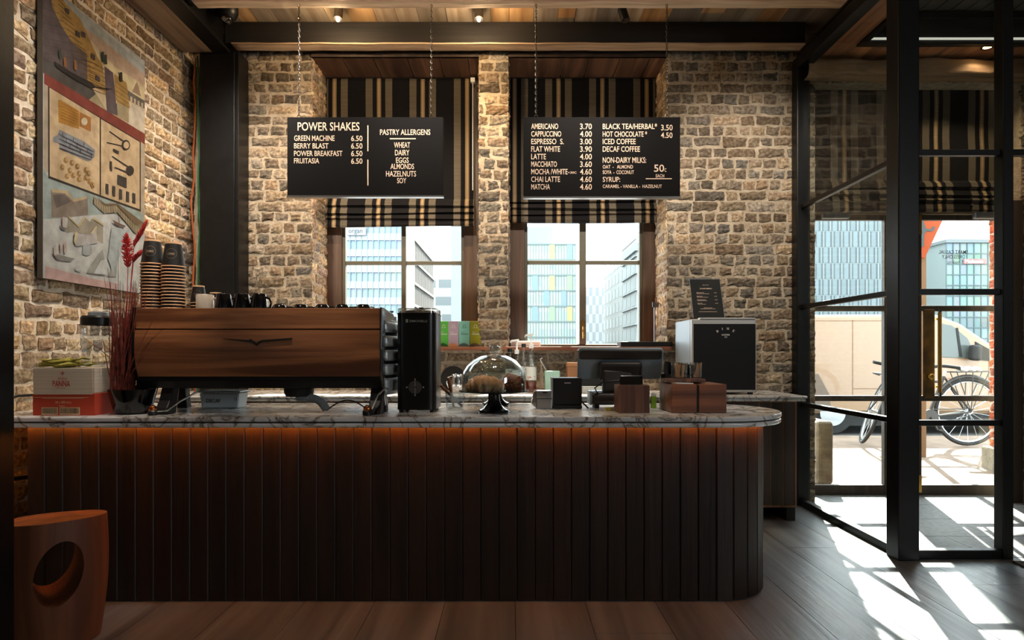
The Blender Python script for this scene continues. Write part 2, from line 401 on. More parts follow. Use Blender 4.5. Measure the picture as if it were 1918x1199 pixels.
# cables in the corner
for nm,cx,col,lab in (('cable',-2.64,(190,96,48),'orange cable running down the brick corner beside the steel column'),('cable',-2.60,(40,110,66),'green cable running down beside the steel column'),('cable',-2.575,(92,92,92),'grey cable running down behind the orange and green cables')):
    mb=MB(); rr=random.Random(int(cx*1000)); mb.tube([(cx+rr.uniform(-.012,.012),5.33+rr.uniform(-.02,.02),3.74-i*.2) for i in range(15)],.007,6)
    tag(mb.build(nm,mat('cable_%d'%col[0],col,.5),smooth=True),lab,'cable','cables in the brick corner')
# windows
def window(n,hole,gx0,gx1,mx,mw,ty):
    x0,x1,z0,z1=hole; d=5.95; gz0=Z(645,d); gz1=2.95; tz=Z(ty,d)
    w0=MB(); w0.box(x0,gx0-.03,DB,6.05,z0,z1); w0.box(gx1+.03,x1,DB,6.05,z0,z1); w0.box(gx0-.03,gx1+.03,DB,6.05,gz1+.03,z1); w0.box(gx0-.03,gx1+.03,DB+.02,6.05,z0,gz0-.03)
    root=struct(w0.build('window_%d'%n,MATS['window_wood']))
    mb=MB(); k=.03
    mb.box(gx0-k,gx0,d-.02,d+.04,gz0-k,gz1+k); mb.box(gx1,gx1+k,d-.02,d+.04,gz0-k,gz1+k); mb.box(gx0,gx1,d-.02,d+.04,gz0-k,gz0); mb.box(gx0,gx1,d-.02,d+.04,gz1,gz1+k)
    mb.box(mx-mw/2,mx+mw/2,d-.03,d+.04,gz0,gz1); mb.box(gx0,gx1,d-.015,d+.03,tz-.018,tz+.018)
    mb.build('window_frame',mat('window_steel_%d'%n,(88,84,70),.5,.3),root,bevel=.004)
    for a,b in ((gx0,mx),(mx,gx1)):
        for c,e in ((gz0,tz),(tz,gz1)):
            mb=MB(); mb.box(a,b,d+.004,d+.008,c,e); mb.build('pane',MATS['pane_glass'],root)
    mb=MB(); mb.box(mx-.014,mx+.014,d-.045,d-.03,Z(630,d),Z(600,d)); mb.cyl((mx,d-.06,Z(612,d)),(mx,d-.06,Z(634,d)),.007,n=8); mb.box(mx-.01,mx+.01,d-.065,d-.03,Z(622,d),Z(618,d)); mb.build('latch',MATS['brass'],root)
    return root
window(1,WIN[0],X(648,5.95),X(864,5.95),X(757,5.95),.042,493)
window(2,WIN[1],X(988,5.95),X(1197,5.95),X(1091,5.95),.06,492)
# sills and reveal ceilings
for i,(a,b) in enumerate(((-1.72,X(916,5.42)),(X(940,5.42),1.36))):
    mb=MB(); mb.box(a,b,5.40,DB+.02,1.302,1.332); tag(mb.build('window_sill',MATS['sill_wood'],bevel=.004),('reddish timber sill board under the left window, holding the coffee bags','reddish timber sill board under the right window, behind the till')[i],'sill','timber sills below the windows')
    mb=MB(); x0,x1=WIN[i][0],WIN[i][1]; xx=x0
    while xx<x1-.01:
        wd=rnd.uniform(.2,.3); k=rnd.uniform(.6,1.2); mb.col=(k,k,k); mb.box(xx,min(xx+wd,x1)-.008,DW-.02,DB,3.80,3.82); xx+=wd
    mb.col=(.2,.2,.2); mb.box(x0,x1,DW-.03,DW+.0,3.80,3.84)
    struct(mb.build('trim_%d'%(3+i),MATS['reveal_planks']))
# roman blinds
mat('blind_cloth',(255,255,255),.9,attr=True,c2=(205,205,205),scale=5,stretch=(1,1,60),lo=.3,hi=.7,spec=.1)
def blind(label,x0,x1,y,z0,z1,centers,folds):
    cuts=[]; dark=(24,23,25); grey=(98,90,77); gold=(164,140,106)
    for c in centers: cuts+= [(c-.121,c-.058,grey),(c-.019,c-.008,(132,112,84)),(c-.008,c+.008,gold),(c+.008,c+.019,(132,112,84)),(c+.058,c+.121,grey)]
    cuts=[(max(a,x0),min(b,x1),c) for a,b,c in cuts if b>x0 and a<x1]; cuts.sort(); seg=[];x=x0
    for a,b,c in cuts:
        if a>x+1e-4: seg.append((x,a,dark))
        seg.append((a,b,c)); x=b
    if x<x1: seg.append((x,x1,dark))
    prof=[(0,z1),(-.006,z1-.03)]
    for i in range(1,9): prof.append((-.004-.004*math.sin(i*1.3),z1-.03-(z1-.03-z0-folds)*i/8))
    zf=z0+folds
    prof+=[(-.03,zf-.03),(-.045,zf-.07),(-.02,zf-.085),(-.035,zf-.1),(-.055,zf-.135),(-.03,zf-.15),(-.045,zf-.165),(-.05,zf-.175),(-.06,zf-.19),(-.04,zf-.2),(-.05,z0+.02),(-.045,z0),(-.01,z0),(-.005,z0+.1)]
    t=thing('roman_blind',label,'blind',((x0+x1)/2,y,z0),'striped roman blinds'); mb=MB()
    for a,b,c in seg:
        mb.col=srgb(c); n=max(1,int((b-a)/.04))
        def fn(u,v):
            i=round(v*(len(prof)-1)); xx=a+(b-a)*u
            return (xx,y+prof[i][0]+.003*math.sin(xx*6+i*.6)+(0.01*math.sin(xx*3.1)*(i>9)),prof[i][1]+(.006*math.sin(xx*2.3+i) if i>9 else 0))
        mb.grid(fn,n,len(prof)-1)
    mb.build('cloth',MATS['blind_cloth'],t,smooth=False,recalc=False)
    mb=MB(); mb.box(x0,x1,y+.002,y+.03,z1-.01,z1+.03); mb.build('head_rail',MATS['black_plastic'],t)
    return t
yb=5.86
b1=blind('black and cream striped roman blind over the left window, behind the power shakes board',X(613,yb),X(888,yb),yb,Z(426,yb),Z(147,yb)+.0,[X(p,yb) for p in (627,710,792,875)],.26)
mb=MB(); mb.tube([(X(886,yb),yb-.05,Z(150,yb)-i*.06) for i in range(18)],.004,5); mb.box(X(882,yb),X(890,yb),yb-.055,yb-.01,Z(158,yb),Z(150,yb)); mb.build('pull_cord',MATS['white_plastic'],b1)
blind('black and cream striped roman blind over the right window, behind the coffee price board',X(954,yb),X(1227,yb),yb,Z(418,yb),Z(147,yb),[X(p,yb) for p in (964,1046,1128,1211)],.26)
blind('striped roman blind hanging above the glazed entrance doors in the lobby',X(1516,5.68),4.62,5.68,Z(398,5.68),3.64,[X(1581,5.68)+.4*i for i in range(4)],.26) if False else blind('striped roman blind hanging above the glazed entrance doors in the lobby',2.61,4.34,5.66,Z(398,5.66),3.62,[X(1581,5.66)-.405+.405*i for i in range(6)],.28)
# lintel over the entrance
mb=MB()
def fn(u,v):
    xx=2.45+2.84*u; a=v*2*PI; k=1+.08*math.sin(xx*7+3*math.sin(a))+.05*math.sin(xx*19+a*2)
    return (xx,5.36+.10*math.copysign(abs(math.cos(a))**.6,math.cos(a))*k,3.64+.075*math.copysign(abs(math.sin(a))**.6,math.sin(a))*k)
mb.grid(fn,50,16); tag(mb.build('timber_lintel',MATS['lintel_timber'],smooth=True),'rough hewn timber lintel above the striped blind in the entrance lobby','lintel')
# entrance doors
mat('door_wood',(70,58,46),.5,c2=(44,37,30),scale=16,stretch=(1,1,.08),bump=.2)
mat('door_pale',(186,170,146),.6,c2=(140,122,98),scale=9,stretch=(.1,1,1))
def door(n,x0,x1,rails,stile,lock):
    r=struct(MB().box(x0,x0+stile,DD,DD+.05,.0,2.52).box(x1-stile,x1,DD,DD+.05,.0,2.52).build('door_%d'%n,MATS['door_wood'],bevel=.004))
    for a,b in rails:
        MB().box(x0+stile,x1-stile,DD+.002,DD+.048,a,b).build('rail',MATS['door_wood'],r,bevel=.004)
    for (a,b),(c,e) in zip(rails,rails[1:]):
        MB().box(x0+stile,x1-stile,DD+.022,DD+.028,b,c).build('pane',MATS['pane_glass'],r)
    return r
R_=[(0,.09),(.845,.895),(1.655,1.705),(2.475,2.52)]
d1=door(1,2.62,X(1668,DD),R_,.055,0); d2=door(2,X(1714,DD),4.62,R_,.06,1)
MB().box(2.60,4.75,DD-.02,DD+.07,2.52,2.60).build('rail',MATS['door_pale'],d1,bevel=.006)
MB().box(2.60,4.75,DD+.03,DD+.08,2.60,3.62).build('over_panel',MATS['door_wood'],d1)
MB().box(X(1668,DD),X(1714,DD),DD+.0,DD+.05,0,2.52).build('centre_post',MATS['door_wood'],d1)
mb=MB(); mb.box(X(1728,DD),X(1747,DD),DD-.03,DD,Z(745,DD),Z(580,DD)); mb.build('lock_panel',mat('lock_plate',(150,112,56),.4,.5,c2=(96,76,46),scale=8),d2,bevel=.003)
mb=MB(); mb.cyl((X(1752,DD),DD-.06,Z(735,DD)),(X(1752,DD),DD-.06,Z(586,DD)),.016,n=12); mb.box(X(1750,DD),X(1754,DD),DD-.06,DD,Z(600,DD),Z(596,DD)); mb.box(X(1750,DD),X(1754,DD),DD-.06,DD,Z(726,DD),Z(722,DD)); mb.build('pull_handle',MATS['brass'],d2,smooth=True)
mb=MB(); mb.ball((X(1735,DD),DD-.06,Z(705,DD)),.03); mb.cyl((X(1735,DD),DD-.05,Z(705,DD)),(X(1735,DD),DD,Z(705,DD)),.012); mb.build('knob',MATS['brass'],d2,smooth=True)
mb=MB(); mb.box(X(1757,DD),X(1761,DD),DD-.02,DD,Z(745,DD),Z(576,DD)); mb.build('stile',MATS['door_wood'],d2)
mb=MB(); mb.box(X(1716,DD),X(1724,DD),DD-.02,DD,Z(922,DD),Z(890,DD)); mb.box(X(1716,DD),X(1724,DD),DD-.02,DD,Z(440,DD),Z(402,DD)); mb.build('bolt',MATS['brass'],d2)
def closer(px,sgn,parent):
    x=X(px,DD); z=Z(405,DD); mb=MB(); mb.box(x-.12,x+.12,DD-.06,DD,z-.03,z+.03); mb.build('closer',MATS['grey_plastic'],parent,bevel=.012)
    mb=MB(); mb.tube([(x+.02*sgn,DD-.04,z+.03),(x+.24*sgn,DD-.16,z+.07),(x+.12*sgn,DD-.03,z+.075)],.008,6); mb.build('closer_arm',MATS['steel'],parent)
closer(1562,1,d1); closer(1845,-1,d2)
mb=MB()
for st,a,b,c,e in (('SMART CASUAL',1761,1816,468,475),('DRESS ONLY',1767,1810,477,484),('THANK YOU',1777,1800,489,494)):
    text(mb,st,lambda u,v:(X(b-(b-a)*u,DD),DD+.02,Z(e-(e-c)*v,DD)))
mb.build('lettering',MATS['ink'],d2,recalc=False)
mb=MB(); mb.box(4.25,4.36,DW-.03,5.6,0,2.58); struct(mb.build('trim_5',MATS['door_wood'],bevel=.004))
for q,(za,zb) in enumerate(((2.2,2.05),(1.4,1.2),(.42,.25))): pass
# glazed steel screen of the lobby
GX=2.445
t=thing('downlight','small lit warm downlight in the boarded lobby ceiling','lamp',(X(1850,5.12),5.12,VZ))
MB().lathe(X(1850,5.12),5.12,[(.045,VZ-.001),(.05,VZ-.008),(.034,VZ-.008),(.034,VZ-.001)],24).build('bezel',st_ if False else MATS['black_steel'],t)
mat('downlight_glow',(255,206,140),.5,emis=14); MB().lathe(X(1850,5.12),5.12,[(0,VZ-.006),(.033,VZ-.006)],20).build('bulb',MATS['downlight_glow'],t)
l_=bpy.data.lights.new('downlight_beam','SPOT'); l_.energy=34; l_.color=(1,.76,.5); l_.spot_size=2.4; l_.spot_blend=1; l_.shadow_soft_size=.03; o_=bpy.data.objects.new('downlight_beam',l_); COL.objects.link(o_); o_.parent=t; o_.location=(0,0,-.012)
t=thing('glass_partition','black steel glazed screen running from the brick wall to the corner post','partition',(GX,4.75,0),'black steel glazed screens of the lobby')
st_=MATS['black_steel']
MB().box(GX-.065,GX+.065,3.935,4.065,0,3.78).build('corner_post',st_,t,bevel=.006)
MB().box(GX-.05,GX+.06,5.36,5.465,0,3.76).build('wall_post',st_,t,bevel=.006)
MB().box(GX-.05,GX+.05,4.065,5.36,3.66,3.755).build('top_rail',st_,t,bevel=.006)
MB().box(GX-.03,GX+.03,4.065,5.36,0.0,.055).build('bottom_rail',st_,t,bevel=.006)
for z in (.85,1.665,2.505): MB().box(GX-.02,GX+.02,4.065,5.36,z-.018,z+.018).build('glazing_bar',st_,t,bevel=.004)
for a,b in ((.055,.832),(.868,1.647),(1.683,2.487),(2.523,3.66)): MB().box(GX-.003,GX+.003,4.065,5.36,a,b).build('pane',MATS['pane_glass'],t)
t=thing('glass_partition','black steel glazed panel facing the viewer, right of the corner post','partition',(2.8,4.0,0),'black steel glazed screens of the lobby')
XA,XB=GX+.067,X(1870,4.0)
MB().box(XB,XB+.065,3.96,4.04,0,3.78).build('end_post',st_,t,bevel=.005)
MB().box(XA,XB,3.97,4.03,3.68,3.78).build('top_rail',st_,t,bevel=.005)
MB().box(XA,XB,3.97,4.03,0,.055).build('bottom_rail',st_,t,bevel=.005)
for z in (.843,1.66,2.527): MB().box(XA,XB,3.98,4.02,z-.018,z+.018).build('glazing_bar',st_,t,bevel=.004)
for a,b in ((.055,.825),(.861,1.642),(1.678,2.509),(2.545,3.68)): MB().box(XA,XB,3.997,4.003,a,b).build('pane',MATS['pane_glass'],t)
t=thing('transom_light','black steel framed glass over the lobby opening at the far right edge','partition',(4.2,4.0,2.5),'black steel glazed screens of the lobby')
MB().box(XB+.067,XR-.005,3.98,4.02,2.509,2.545).build('bottom_rail',st_,t); MB().box(XB+.067,XR-.005,3.97,4.03,3.68,3.78).build('top_rail',st_,t)
MB().box(XB+.067,XR-.005,3.997,4.003,2.545,3.68).build('pane',MATS['pane_glass'],t)
mb=MB(); mb.box(2.44,XR,3.98,4.02,3.78,CEIL); struct(mb.build('trim_6',MATS['dark_timber']))
mat('mat_pile',(70,64,58),.95,c2=(46,42,38),scale=120,bump=.8)
MB().box(3.05,4.1,3.45,3.9,.001,.014).build('door_mat',MATS['mat_pile'],bevel=.004)
tag(bpy.data.objects['door_mat'],'dark ribbed door mat on the floor at the lower right edge','mat')
# ================================================================== painting on the left wall
PX=-2.655
def pp(px,py,l=0):
    d=F*(-PX)/(VX-px); return (PX+.0008*l, d, Z(py,d))
t=thing('painting','tall unframed painting of a stone wall, tools and harbour hung on the left brick wall','painting',(-2.70,4.14,1.70))
PY0,PY1,PZ0,PZ1=3.635,4.645,1.705,3.395
mb=MB(); mb.box(XL+.032,PX-.001,PY0,PY1,PZ0,PZ1); mb.build('canvas',mat('canvas_edge',(82,76,68),.8),t)
mb=MB(); PAINT=[]
def C(l,col,pts,kind='g'):
    out=[]
    for a,b in pts:
        if kind=='A': a,b=a/4.439+60,b/4.439
        elif kind=='B': a,b=a/3.996+60,b/3.996+260
        elif kind=='Z': a,b=a/2.998,b/2.998
        out.append((a,b))
    PAINT.append((l,len(PAINT),col,out))
def dot(l,col,a,b,r,kind='Z',n=14): C(l,col,[(a+r*.8*math.cos(2*PI*i/n),b+r*math.sin(2*PI*i/n)) for i in range(n)],kind)
def stroke(l,col,a,b,c,e,wd,kind='Z'):
    q=math.hypot(c-a,e-b); nx,ny=-(e-b)/q*wd/2,(c-a)/q*wd/2; C(l,col,[(a+nx,b+ny),(c+nx,e+ny),(c-nx,e-ny),(a-nx,b-ny)],kind)
mb.col=srgb((196,202,204)); mb.poly([(PX,PY0,PZ0),(PX,PY1,PZ0),(PX,PY1,PZ1),(PX,PY0,PZ1)])
C(1,(214,196,166),[(80,-60),(88,-30),(271,124),(271,252),(80,136)])
C(2,(178,186,188),[(110,-14),(271,124),(271,146),(200,95),(150,45),(120,10)]); C(2,(196,172,152),[(150,45),(200,82),(271,140),(271,160),(215,125),(170,75)])
C(2,(222,208,168),[(165,80),(215,125),(271,165),(271,190),(200,140)])
C(3,(100,90,92),[(88,-170),(150,-170),(170,60),(235,170),(300,300),(455,445),(468,690),(88,480)],'A')
C(4,(176,142,82),[(160,-90),(230,-60),(280,30),(400,160),(470,310),(540,470),(585,540),(612,785),(460,680),(455,450),(340,360),(290,290),(230,190),(170,60)],'A')
for i in range(15):                                        # masonry joints and odd dark blocks
    yy=-40+i*52; stroke(5,(120,92,52),180+i*18,yy-30,250+i*24,yy+45,6,'A')
for a,b in ((285,90),(375,280),(420,285),(500,468),(540,650)): C(6,(86,76,78),[(a-16,b-30),(a+16,b-8),(a+16,b+32),(a-16,b+10)],'A')
for i in range(7): stroke(5,(128,100,60),465,500+i*38,610,585+i*34,5,'A')
for i in range(9): stroke(4,(84,76,78),90,-60+i*62,150+i*38,-20+i*66,4,'A')
C(4,(98,84,90),[(600,550),(672,605),(692,800),(708,960),(620,930),(610,780)],'A'); C(4,(178,146,84),[(680,612),(785,690),(812,900),(705,850),(690,800)],'A')
for i in range(5): stroke(5,(128,100,60),690,680+i*36,800,760+i*34,4,'A')
C(3,(84,82,80),[(88,470),(470,690),(535,790),(470,835),(88,605)],'A'); C(3,(176,164,134),[(470,832),(530,780),(620,920),(710,850),(812,890),(806,1025),(700,970),(460,840)],'A')
C(5,(96,88,90),[(620,860),(700,860),(708,962),(618,932)],'A'); C(3,(110,104,98),[(788,748),(936,838),(936,905),(800,835)],'A')
for i in range(4): C(4,(200,184,158),[(815+i*30,800+i*17),(832+i*30,808+i*17),(832+i*30,860+i*17),(815+i*30,850+i*17)],'A')
C(3,(160,136,116),[(832,762),(850,720),(870,680),(888,725),(905,805)],'A'); C(3,(212,202,186),[(806,845),(937,905),(937,1112),(803,1025)],'A')
C(6,(48,44,42),[(172,505),(300,590),(490,690),(525,726),(490,738),(330,652),(190,556)],'A'); stroke(6,(48,44,42),500,722,655,742,8,'A')
for a,b,k in ((218,445,(70,84,70)),(258,515,(150,100,60)),(345,540,(160,112,60)),(574,470,(60,66,56)),(598,495,(60,66,56)),(727,640,(50,46,46))): C(7,k,[(a-9,b-40),(a+9,b-40),(a+14,b+42),(a-8,b+36)],'A')
C(4,(132,66,56),[(82,136),(271,251),(271,271),(258,262),(82,157)])
C(2,(180,170,152),[(82,157),(271,268),(271,420),(82,320)])
C(3,(58,54,50),[(89.5,159.5),(263.5,262),(263.5,397),(90,334)]); C(4,(204,182,150),[(92,164),(186,221),(186,365),(92.5,330)]); C(4,(204,182,150),[(188.5,223),(261,266),(261,392),(188.5,366)])
C(5,(186,138,66),[(322,562),(335,560),(440,622),(440,725),(325,688)],'Z'); C(5,(172,120,64),[(442,628),(508,660),(506,740),(442,708)],'Z'); dot(6,(216,206,184),468,682,22)
for i in range(6): stroke(6,(150,104,44),335,578+i*17,432,628+i*15,3)
C(5,(142,148,158),[(292,770),(318,760),(330,728),(470,795),(530,842),(526,884),(492,908),(330,836),(328,805),(294,796)],'Z')
for i in range(4): stroke(6,(92,96,106),322+i*2,752+i*26,520-i*4,852+i*16,4)
for i in range(9): stroke(6,(92,96,106),345+i*20,745+(i%3)*24+i*9,345+i*20,770+(i%3)*24+i*9,4)
for a,b in ((365,900),(400,915),(430,935),(345,940),(388,958),(408,985),(440,975),(440,1008),(372,990),(478,955),(492,975),(478,1000),(500,1018),(518,1040)): dot(5,(172,138,92),a,b,17); dot(6,(196,166,120),a+3,b-3,10)
dk=(64,58,54)
stroke(5,dk,610,738,700,800,6); stroke(5,dk,595,800,690,822,6); dot(5,dk,702,815,30); dot(6,(204,182,150),702,815,20); stroke(5,dk,625,878,720,940,7); stroke(5,dk,640,940,720,972,7); dot(5,dk,726,958,28)
C(5,(70,66,62),[(655,980),(707,1000),(707,1056),(655,1036)],'Z')
for a,b in ((597,1062),(635,1074),(673,1092),(713,1105),(748,1114)): C(5,(72,68,68),[(a-8,b-32),(a+8,b-26),(a+8,b+32),(a-8,b+26)],'Z')
C(5,dk,[(630,834),(664,850),(662,866),(630,850)],'Z'); C(5,dk,[(612,904),(624,908),(625,964),(614,960)],'Z')
C(2,(158,176,178),[(85,215),(130,300),(520,430),(830,560),(830,640),(600,560),(140,600),(85,600)],'B')
C(3,(140,130,122),[(140,378),(262,392),(310,470),(415,440),(418,570),(300,585),(145,592)],'B'); C(4,(190,172,140),[(140,375),(262,388),(305,452),(410,430),(408,448),(310,474),(245,408),(150,402)],'B')
C(4,(110,102,100),[(150,420),(240,415),(290,470),(180,520)],'B')
C(4,(160,156,144),[(268,580),(340,648),(385,580),(430,622),(452,590),(530,642),(530,782),(480,764),(420,715),(310,700),(255,704)],'B'); C(5,(198,186,150),[(268,578),(340,646),(385,580),(392,592),(342,662),(272,596)],'B'); C(5,(198,186,150),[(440,600),(456,588),(530,636),(528,652),(456,606)],'B')
C(5,(182,182,184),[(305,720),(320,700),(372,720),(430,712),(475,664),(482,782),(322,806)],'B'); C(6,(204,194,156),[(300,770),(312,700),(332,698),(326,720),(316,800)],'B'); C(6,(204,194,156),[(425,712),(470,650),(480,662),(436,718)],'B')
C(5,(164,172,176),[(370,862),(376,795),(405,775),(440,812),(440,862),(402,876)],'B')
C(5,(148,138,116),[(455,430),(530,492),(622,490),(830,632),(830,712),(765,708),(632,552),(530,558),(455,486)],'B'); C(6,(122,106,84),[(470,436),(540,486),(630,484),(826,628),(770,650),(628,500),(528,498)],'B')
for i in range(20): stroke(6,(196,186,160),460+i*18,450+max(0,i-9)*17+min(i,4)*14,462+i*18,500+max(0,i-9)*17+min(i,4)*14,3,'B')
C(5,(158,162,160),[(405,1002),(480,882),(522,826),(536,905),(482,1000),(430,1012)],'B'); C(6,(196,204,208),[(450,1010),(500,915),(528,905),(545,1015)],'B'); C(5,(164,168,166),[(556,1030),(600,955),(632,900),(624,1032)],'B')
C(5,(172,184,190),[(560,900),(590,660),(720,690),(640,900),(600,1000)],'B')
C(4,(200,172,172),[(95,952),(440,1045),(640,1085),(640,1152),(440,1112),(95,1062)],'B'); C(5,(184,190,196),[(310,985),(325,945),(350,950),(362,1000)],'B')
for a,b in ((140,855),(195,648)): C(5,(138,138,138),[(a,b),(a+175*(.35 if a>150 else 1),b+42*(.5 if a>150 else 1)),(a+140*(.35 if a>150 else 1),b+66*(.6 if a>150 else 1)),(a+40*(.5 if a>150 else 1),b+52*(.6 if a>150 else 1))],'B')
for a,b in ((158,835),(205,810),(235,812),(222,625)): C(6,(196,184,180),[(a-8,b-40),(a+8,b-40),(a+14,b+40),(a-8,b+36)],'B')
C(6,(116,96,90),[(590,606),(640,632),(690,652),(680,664),(610,642)],'B'); stroke(6,(116,96,90),634,570,640,632,5,'B')
PAINT.sort(key=lambda q:q[:2])
for i,(l,_,col,pts) in enumerate(PAINT):
    mb.col=srgb(col); out=[]
    for a,b in pts:
        p=pp(a,b); out.append((PX+.0002+.00006*i,min(max(p[1],PY0),PY1),min(max(p[2],PZ0),PZ1)))
    mb.poly(out)
mb.build('painted_scene',MATS['paint'],t,recalc=False)
# ================================================================== hanging boards
BD=4.64
def board(label,x0,x1,z0,z1,items,lines,ox,s=5.994):
    t=thing('menu_board',label,'sign',((x0+x1)/2,BD+.02,z0),'chalkboard style boards hung on chains')
    mb=MB(); mb.box(x0,x1,BD,BD+.04,z0,z1); mb.build('panel',mat('board_black_%d'%len(items),(11,9,9),.7,bump=.02,bscale=40,spec=.12),t,bevel=.002)
    mb=MB(); mb.box(x0-.002,x1+.002,BD-.004,BD+.044,z0-.012,z0); mb.build('edge_strip',MATS['steel'],t)  # bright strip stands in for window light on the board's bottom edge
    mb=MB(); bx=lambda a:X(ox+a/s,BD); bz=lambda b:Z(210+b/s,BD)
    for st,a,b,c,e in items:
        mb=MB(); text(mb,st,lambda u,v:(bx(a+(b-a)*u),BD-.002,bz(e-(e-c)*v))); mb.build('lettering',MATS['cream_letters'],t,recalc=False)
    for a,b,c,e in lines:
        mb=MB(); mb.poly([(bx(a),BD-.002,bz(c)),(bx(b),BD-.002,bz(c)),(bx(b),BD-.002,bz(e)),(bx(a),BD-.002,bz(e))]); mb.build('divider_line',MATS['cream_letters'],t,recalc=False)
    return t
I1=[('POWER SHAKES',165,860,115,210),('GREEN MACHINE',127,580,263,325),('BERRY BLAST',125,512,350,410),('POWER BREAKFAST',125,668,435,495),('FRUITASIA',125,408,518,578),
 ('PASTRY ALLERGENS',1090,1655,195,258),('WHEAT',1247,1428,340,402),('DAIRY',1258,1420,425,487),('EGGS',1270,1412,510,572),('ALMONDS',1208,1472,580,642),('HAZELNUTS',1157,1495,662,725),('SOY',1282,1385,740,800)]
I1+=[('6.50',766,893,265+i*85,327+i*85) for i in range(4)]
board('black power shakes and pastry allergens board hanging in front of the left window',X(538,BD),X(830,BD),Z(366,BD),Z(219.5,BD),I1,[(948,960,150,440),(948,960,535,825),(1200,1492,294,306)],530)
rows=[('AMERICANO',452,'3.70'),('CAPPUCCINO',487,'4.00'),('ESPRESSO  S.',515,'3.00'),('FLAT WHITE',473,'3.90'),('LATTE',315,'4.00'),('MACCHIATO',438,'3.60'),('MOCHA /WHITE',558,'4.60'),('CHAI LATTE',473,'4.60'),('MATCHA',360,'4.60')]
I2=[]
for i,(n_,b,p_) in enumerate(rows): y=130+i*84.8; I2+= [(n_,150,b,y,y+62),(p_,697,830,y,y+64)]
I2+=[('+30C',562,658,668,692),('BLACK TEA/HERBAL*',952,1562,128,192),('3.50',1607,1737,143,207),('HOT CHOCOLATE *',952,1450,215,278),('4.50',1605,1735,230,292),('ICED COFFEE',952,1323,300,362),('DECAF COFFEE',952,1370,385,447),('NON-DAIRY MILKS:',952,1440,508,572),
 ('OAT  -   ALMOND',952,1292,595,635),('SOYA  -  COCONUT',952,1303,655,697),('50',1528,1642,590,672),('C',1646,1667,632,672),('EACH',1548,1642,698,735),('SYRUP:',952,1147,728,785),('CARAMEL - VANILLA -  HAZELNUT',952,1617,815,853)]
board('black coffee and tea price board hanging in front of the right window',X(980.5,BD),X(1274,BD),Z(368,BD),Z(219.5,BD),I2,[(1435,1728,744,754)],970)
def chain(px,label):
    x=X(px,4.66); y=4.66; z=Z(218,4.66); mb=MB(); i=0
    while z<3.79:
        a=[(math.cos(2*PI*k/10)*.006,math.sin(2*PI*k/10)*.014) for k in range(10)]
        mb.tube([(x+(p if i%2 else 0),y+(0 if i%2 else p),z+.014+q) for p,q in a],.0023,5,closed=True); z+=.0225; i+=1
    mb.tube([(x+.012*math.cos(k*.5),y,Z(218,4.66)-.002+.012*math.sin(k*.5)) for k in range(-3,10)],.003,5)
    tag(mb.build('chain',mat('chain_steel_%d'%px,(70,66,60),.4,.8),smooth=True),label,'chain','chains carrying the menu boards')
for px,l in ((560,'chain holding the left end of the power shakes board'),(808,'chain holding the right end of the power shakes board'),(1004,'chain holding the left end of the coffee price board'),(1249,'chain holding the right end of the coffee price board')): chain(px,l)
# ================================================================== ceiling spots, camera dome
mat('bulb',(255,196,120),.5,emis=30)
def spot(px,py,d,label,lit,tilt):
    x=X(px,d); z=Z(py,d); t=thing('spotlight',label,'lamp',(x,d,CEIL),'black ceiling spotlights between the beams')
    a=Vector((tilt,-.25,-1)).normalized(); p=Vector((x,d,z))
    mb=MB(); mb.cyl(p-a*.11,p,.034,n=18); mb.build('housing',MATS['black_plastic'],t,smooth=True)
    mb=MB(); mb.cyl(p-a*.10,(p-a*.10).xy.to_3d()+Vector((0,0,CEIL)),.008,n=8); mb.cyl((p.x-a.x*.1,p.y-a.y*.1,CEIL-.012),(p.x-a.x*.1,p.y-a.y*.1,CEIL),.04,n=16); mb.build('stem',MATS['black_plastic'],t)
    if lit:
        mb=MB(); mb.ball(p+a*.004,.015); mb.build('bulb',MATS['bulb'],t,smooth=True)
        l=bpy.data.lights.new('spotlight_beam','SPOT'); l.energy=34; l.color=(1,.72,.42); l.spot_size=2.2; l.spot_blend=.8; l.shadow_soft_size=.03
        o=bpy.data.objects.new('spotlight_beam',l); COL.objects.link(o); o.parent=t; q=p+a*.05; o.location=q-Vector((x,d,CEIL)); l2=bpy.data.lights.new('bulb_glow','POINT'); l2.energy=9; l2.color=(1,.72,.42); l2.shadow_soft_size=.03; o2=bpy.data.objects.new('bulb_glow',l2); COL.objects.link(o2); o2.parent=t; o2.location=q-Vector((x,d,CEIL))+Vector((0,-.03,.0)); o.rotation_euler=Vector((0,.1,-1)).to_track_quat('-Z','Y').to_euler()
    else:
        mb=MB(); mb.cyl(p,p+a*.004,.028,n=18); mb.build('lens',MATS['black_gloss'],t)
spot(633,36,4.97,'lit black ceiling spotlight above the power shakes board',1,0); spot(897,36,4.97,'lit black ceiling spotlight above the brick pier between the windows',1,0); spot(1172,38,4.97,'unlit black ceiling spotlight tilted above the coffee price board',0,.25)
# added spots out of view, put in to brighten the walls and bar top
def added_spot(x,d,aim,e,label,cone=1.3):
    t=thing('spotlight',label,'lamp',(x,d,CEIL),'added spotlights out of view between the nearer beams'); p=Vector((x,d,CEIL-.16)); a=(Vector(aim)-p).normalized()
    mb=MB(); mb.cyl(p-a*.06,p+a*.06,.034,n=18); mb.cyl(p,(x,d,CEIL),.008,n=8); mb.build('housing',MATS['black_plastic'],t,smooth=True)
    mb=MB(); mb.cyl(p+a*.061,p+a*.064,.028,n=18); mb.build('bulb',MATS['bulb'],t)
    l=bpy.data.lights.new('spotlight_beam','SPOT'); l.energy=e; l.color=(1,.89,.76); l.spot_size=cone; l.spot_blend=1; l.shadow_soft_size=.04
    o=bpy.data.objects.new('spotlight_beam',l); COL.objects.link(o); o.parent=t; o.location=p+a*.075-Vector((x,d,CEIL)); o.rotation_euler=a.to_track_quat('-Z','Y').to_euler()
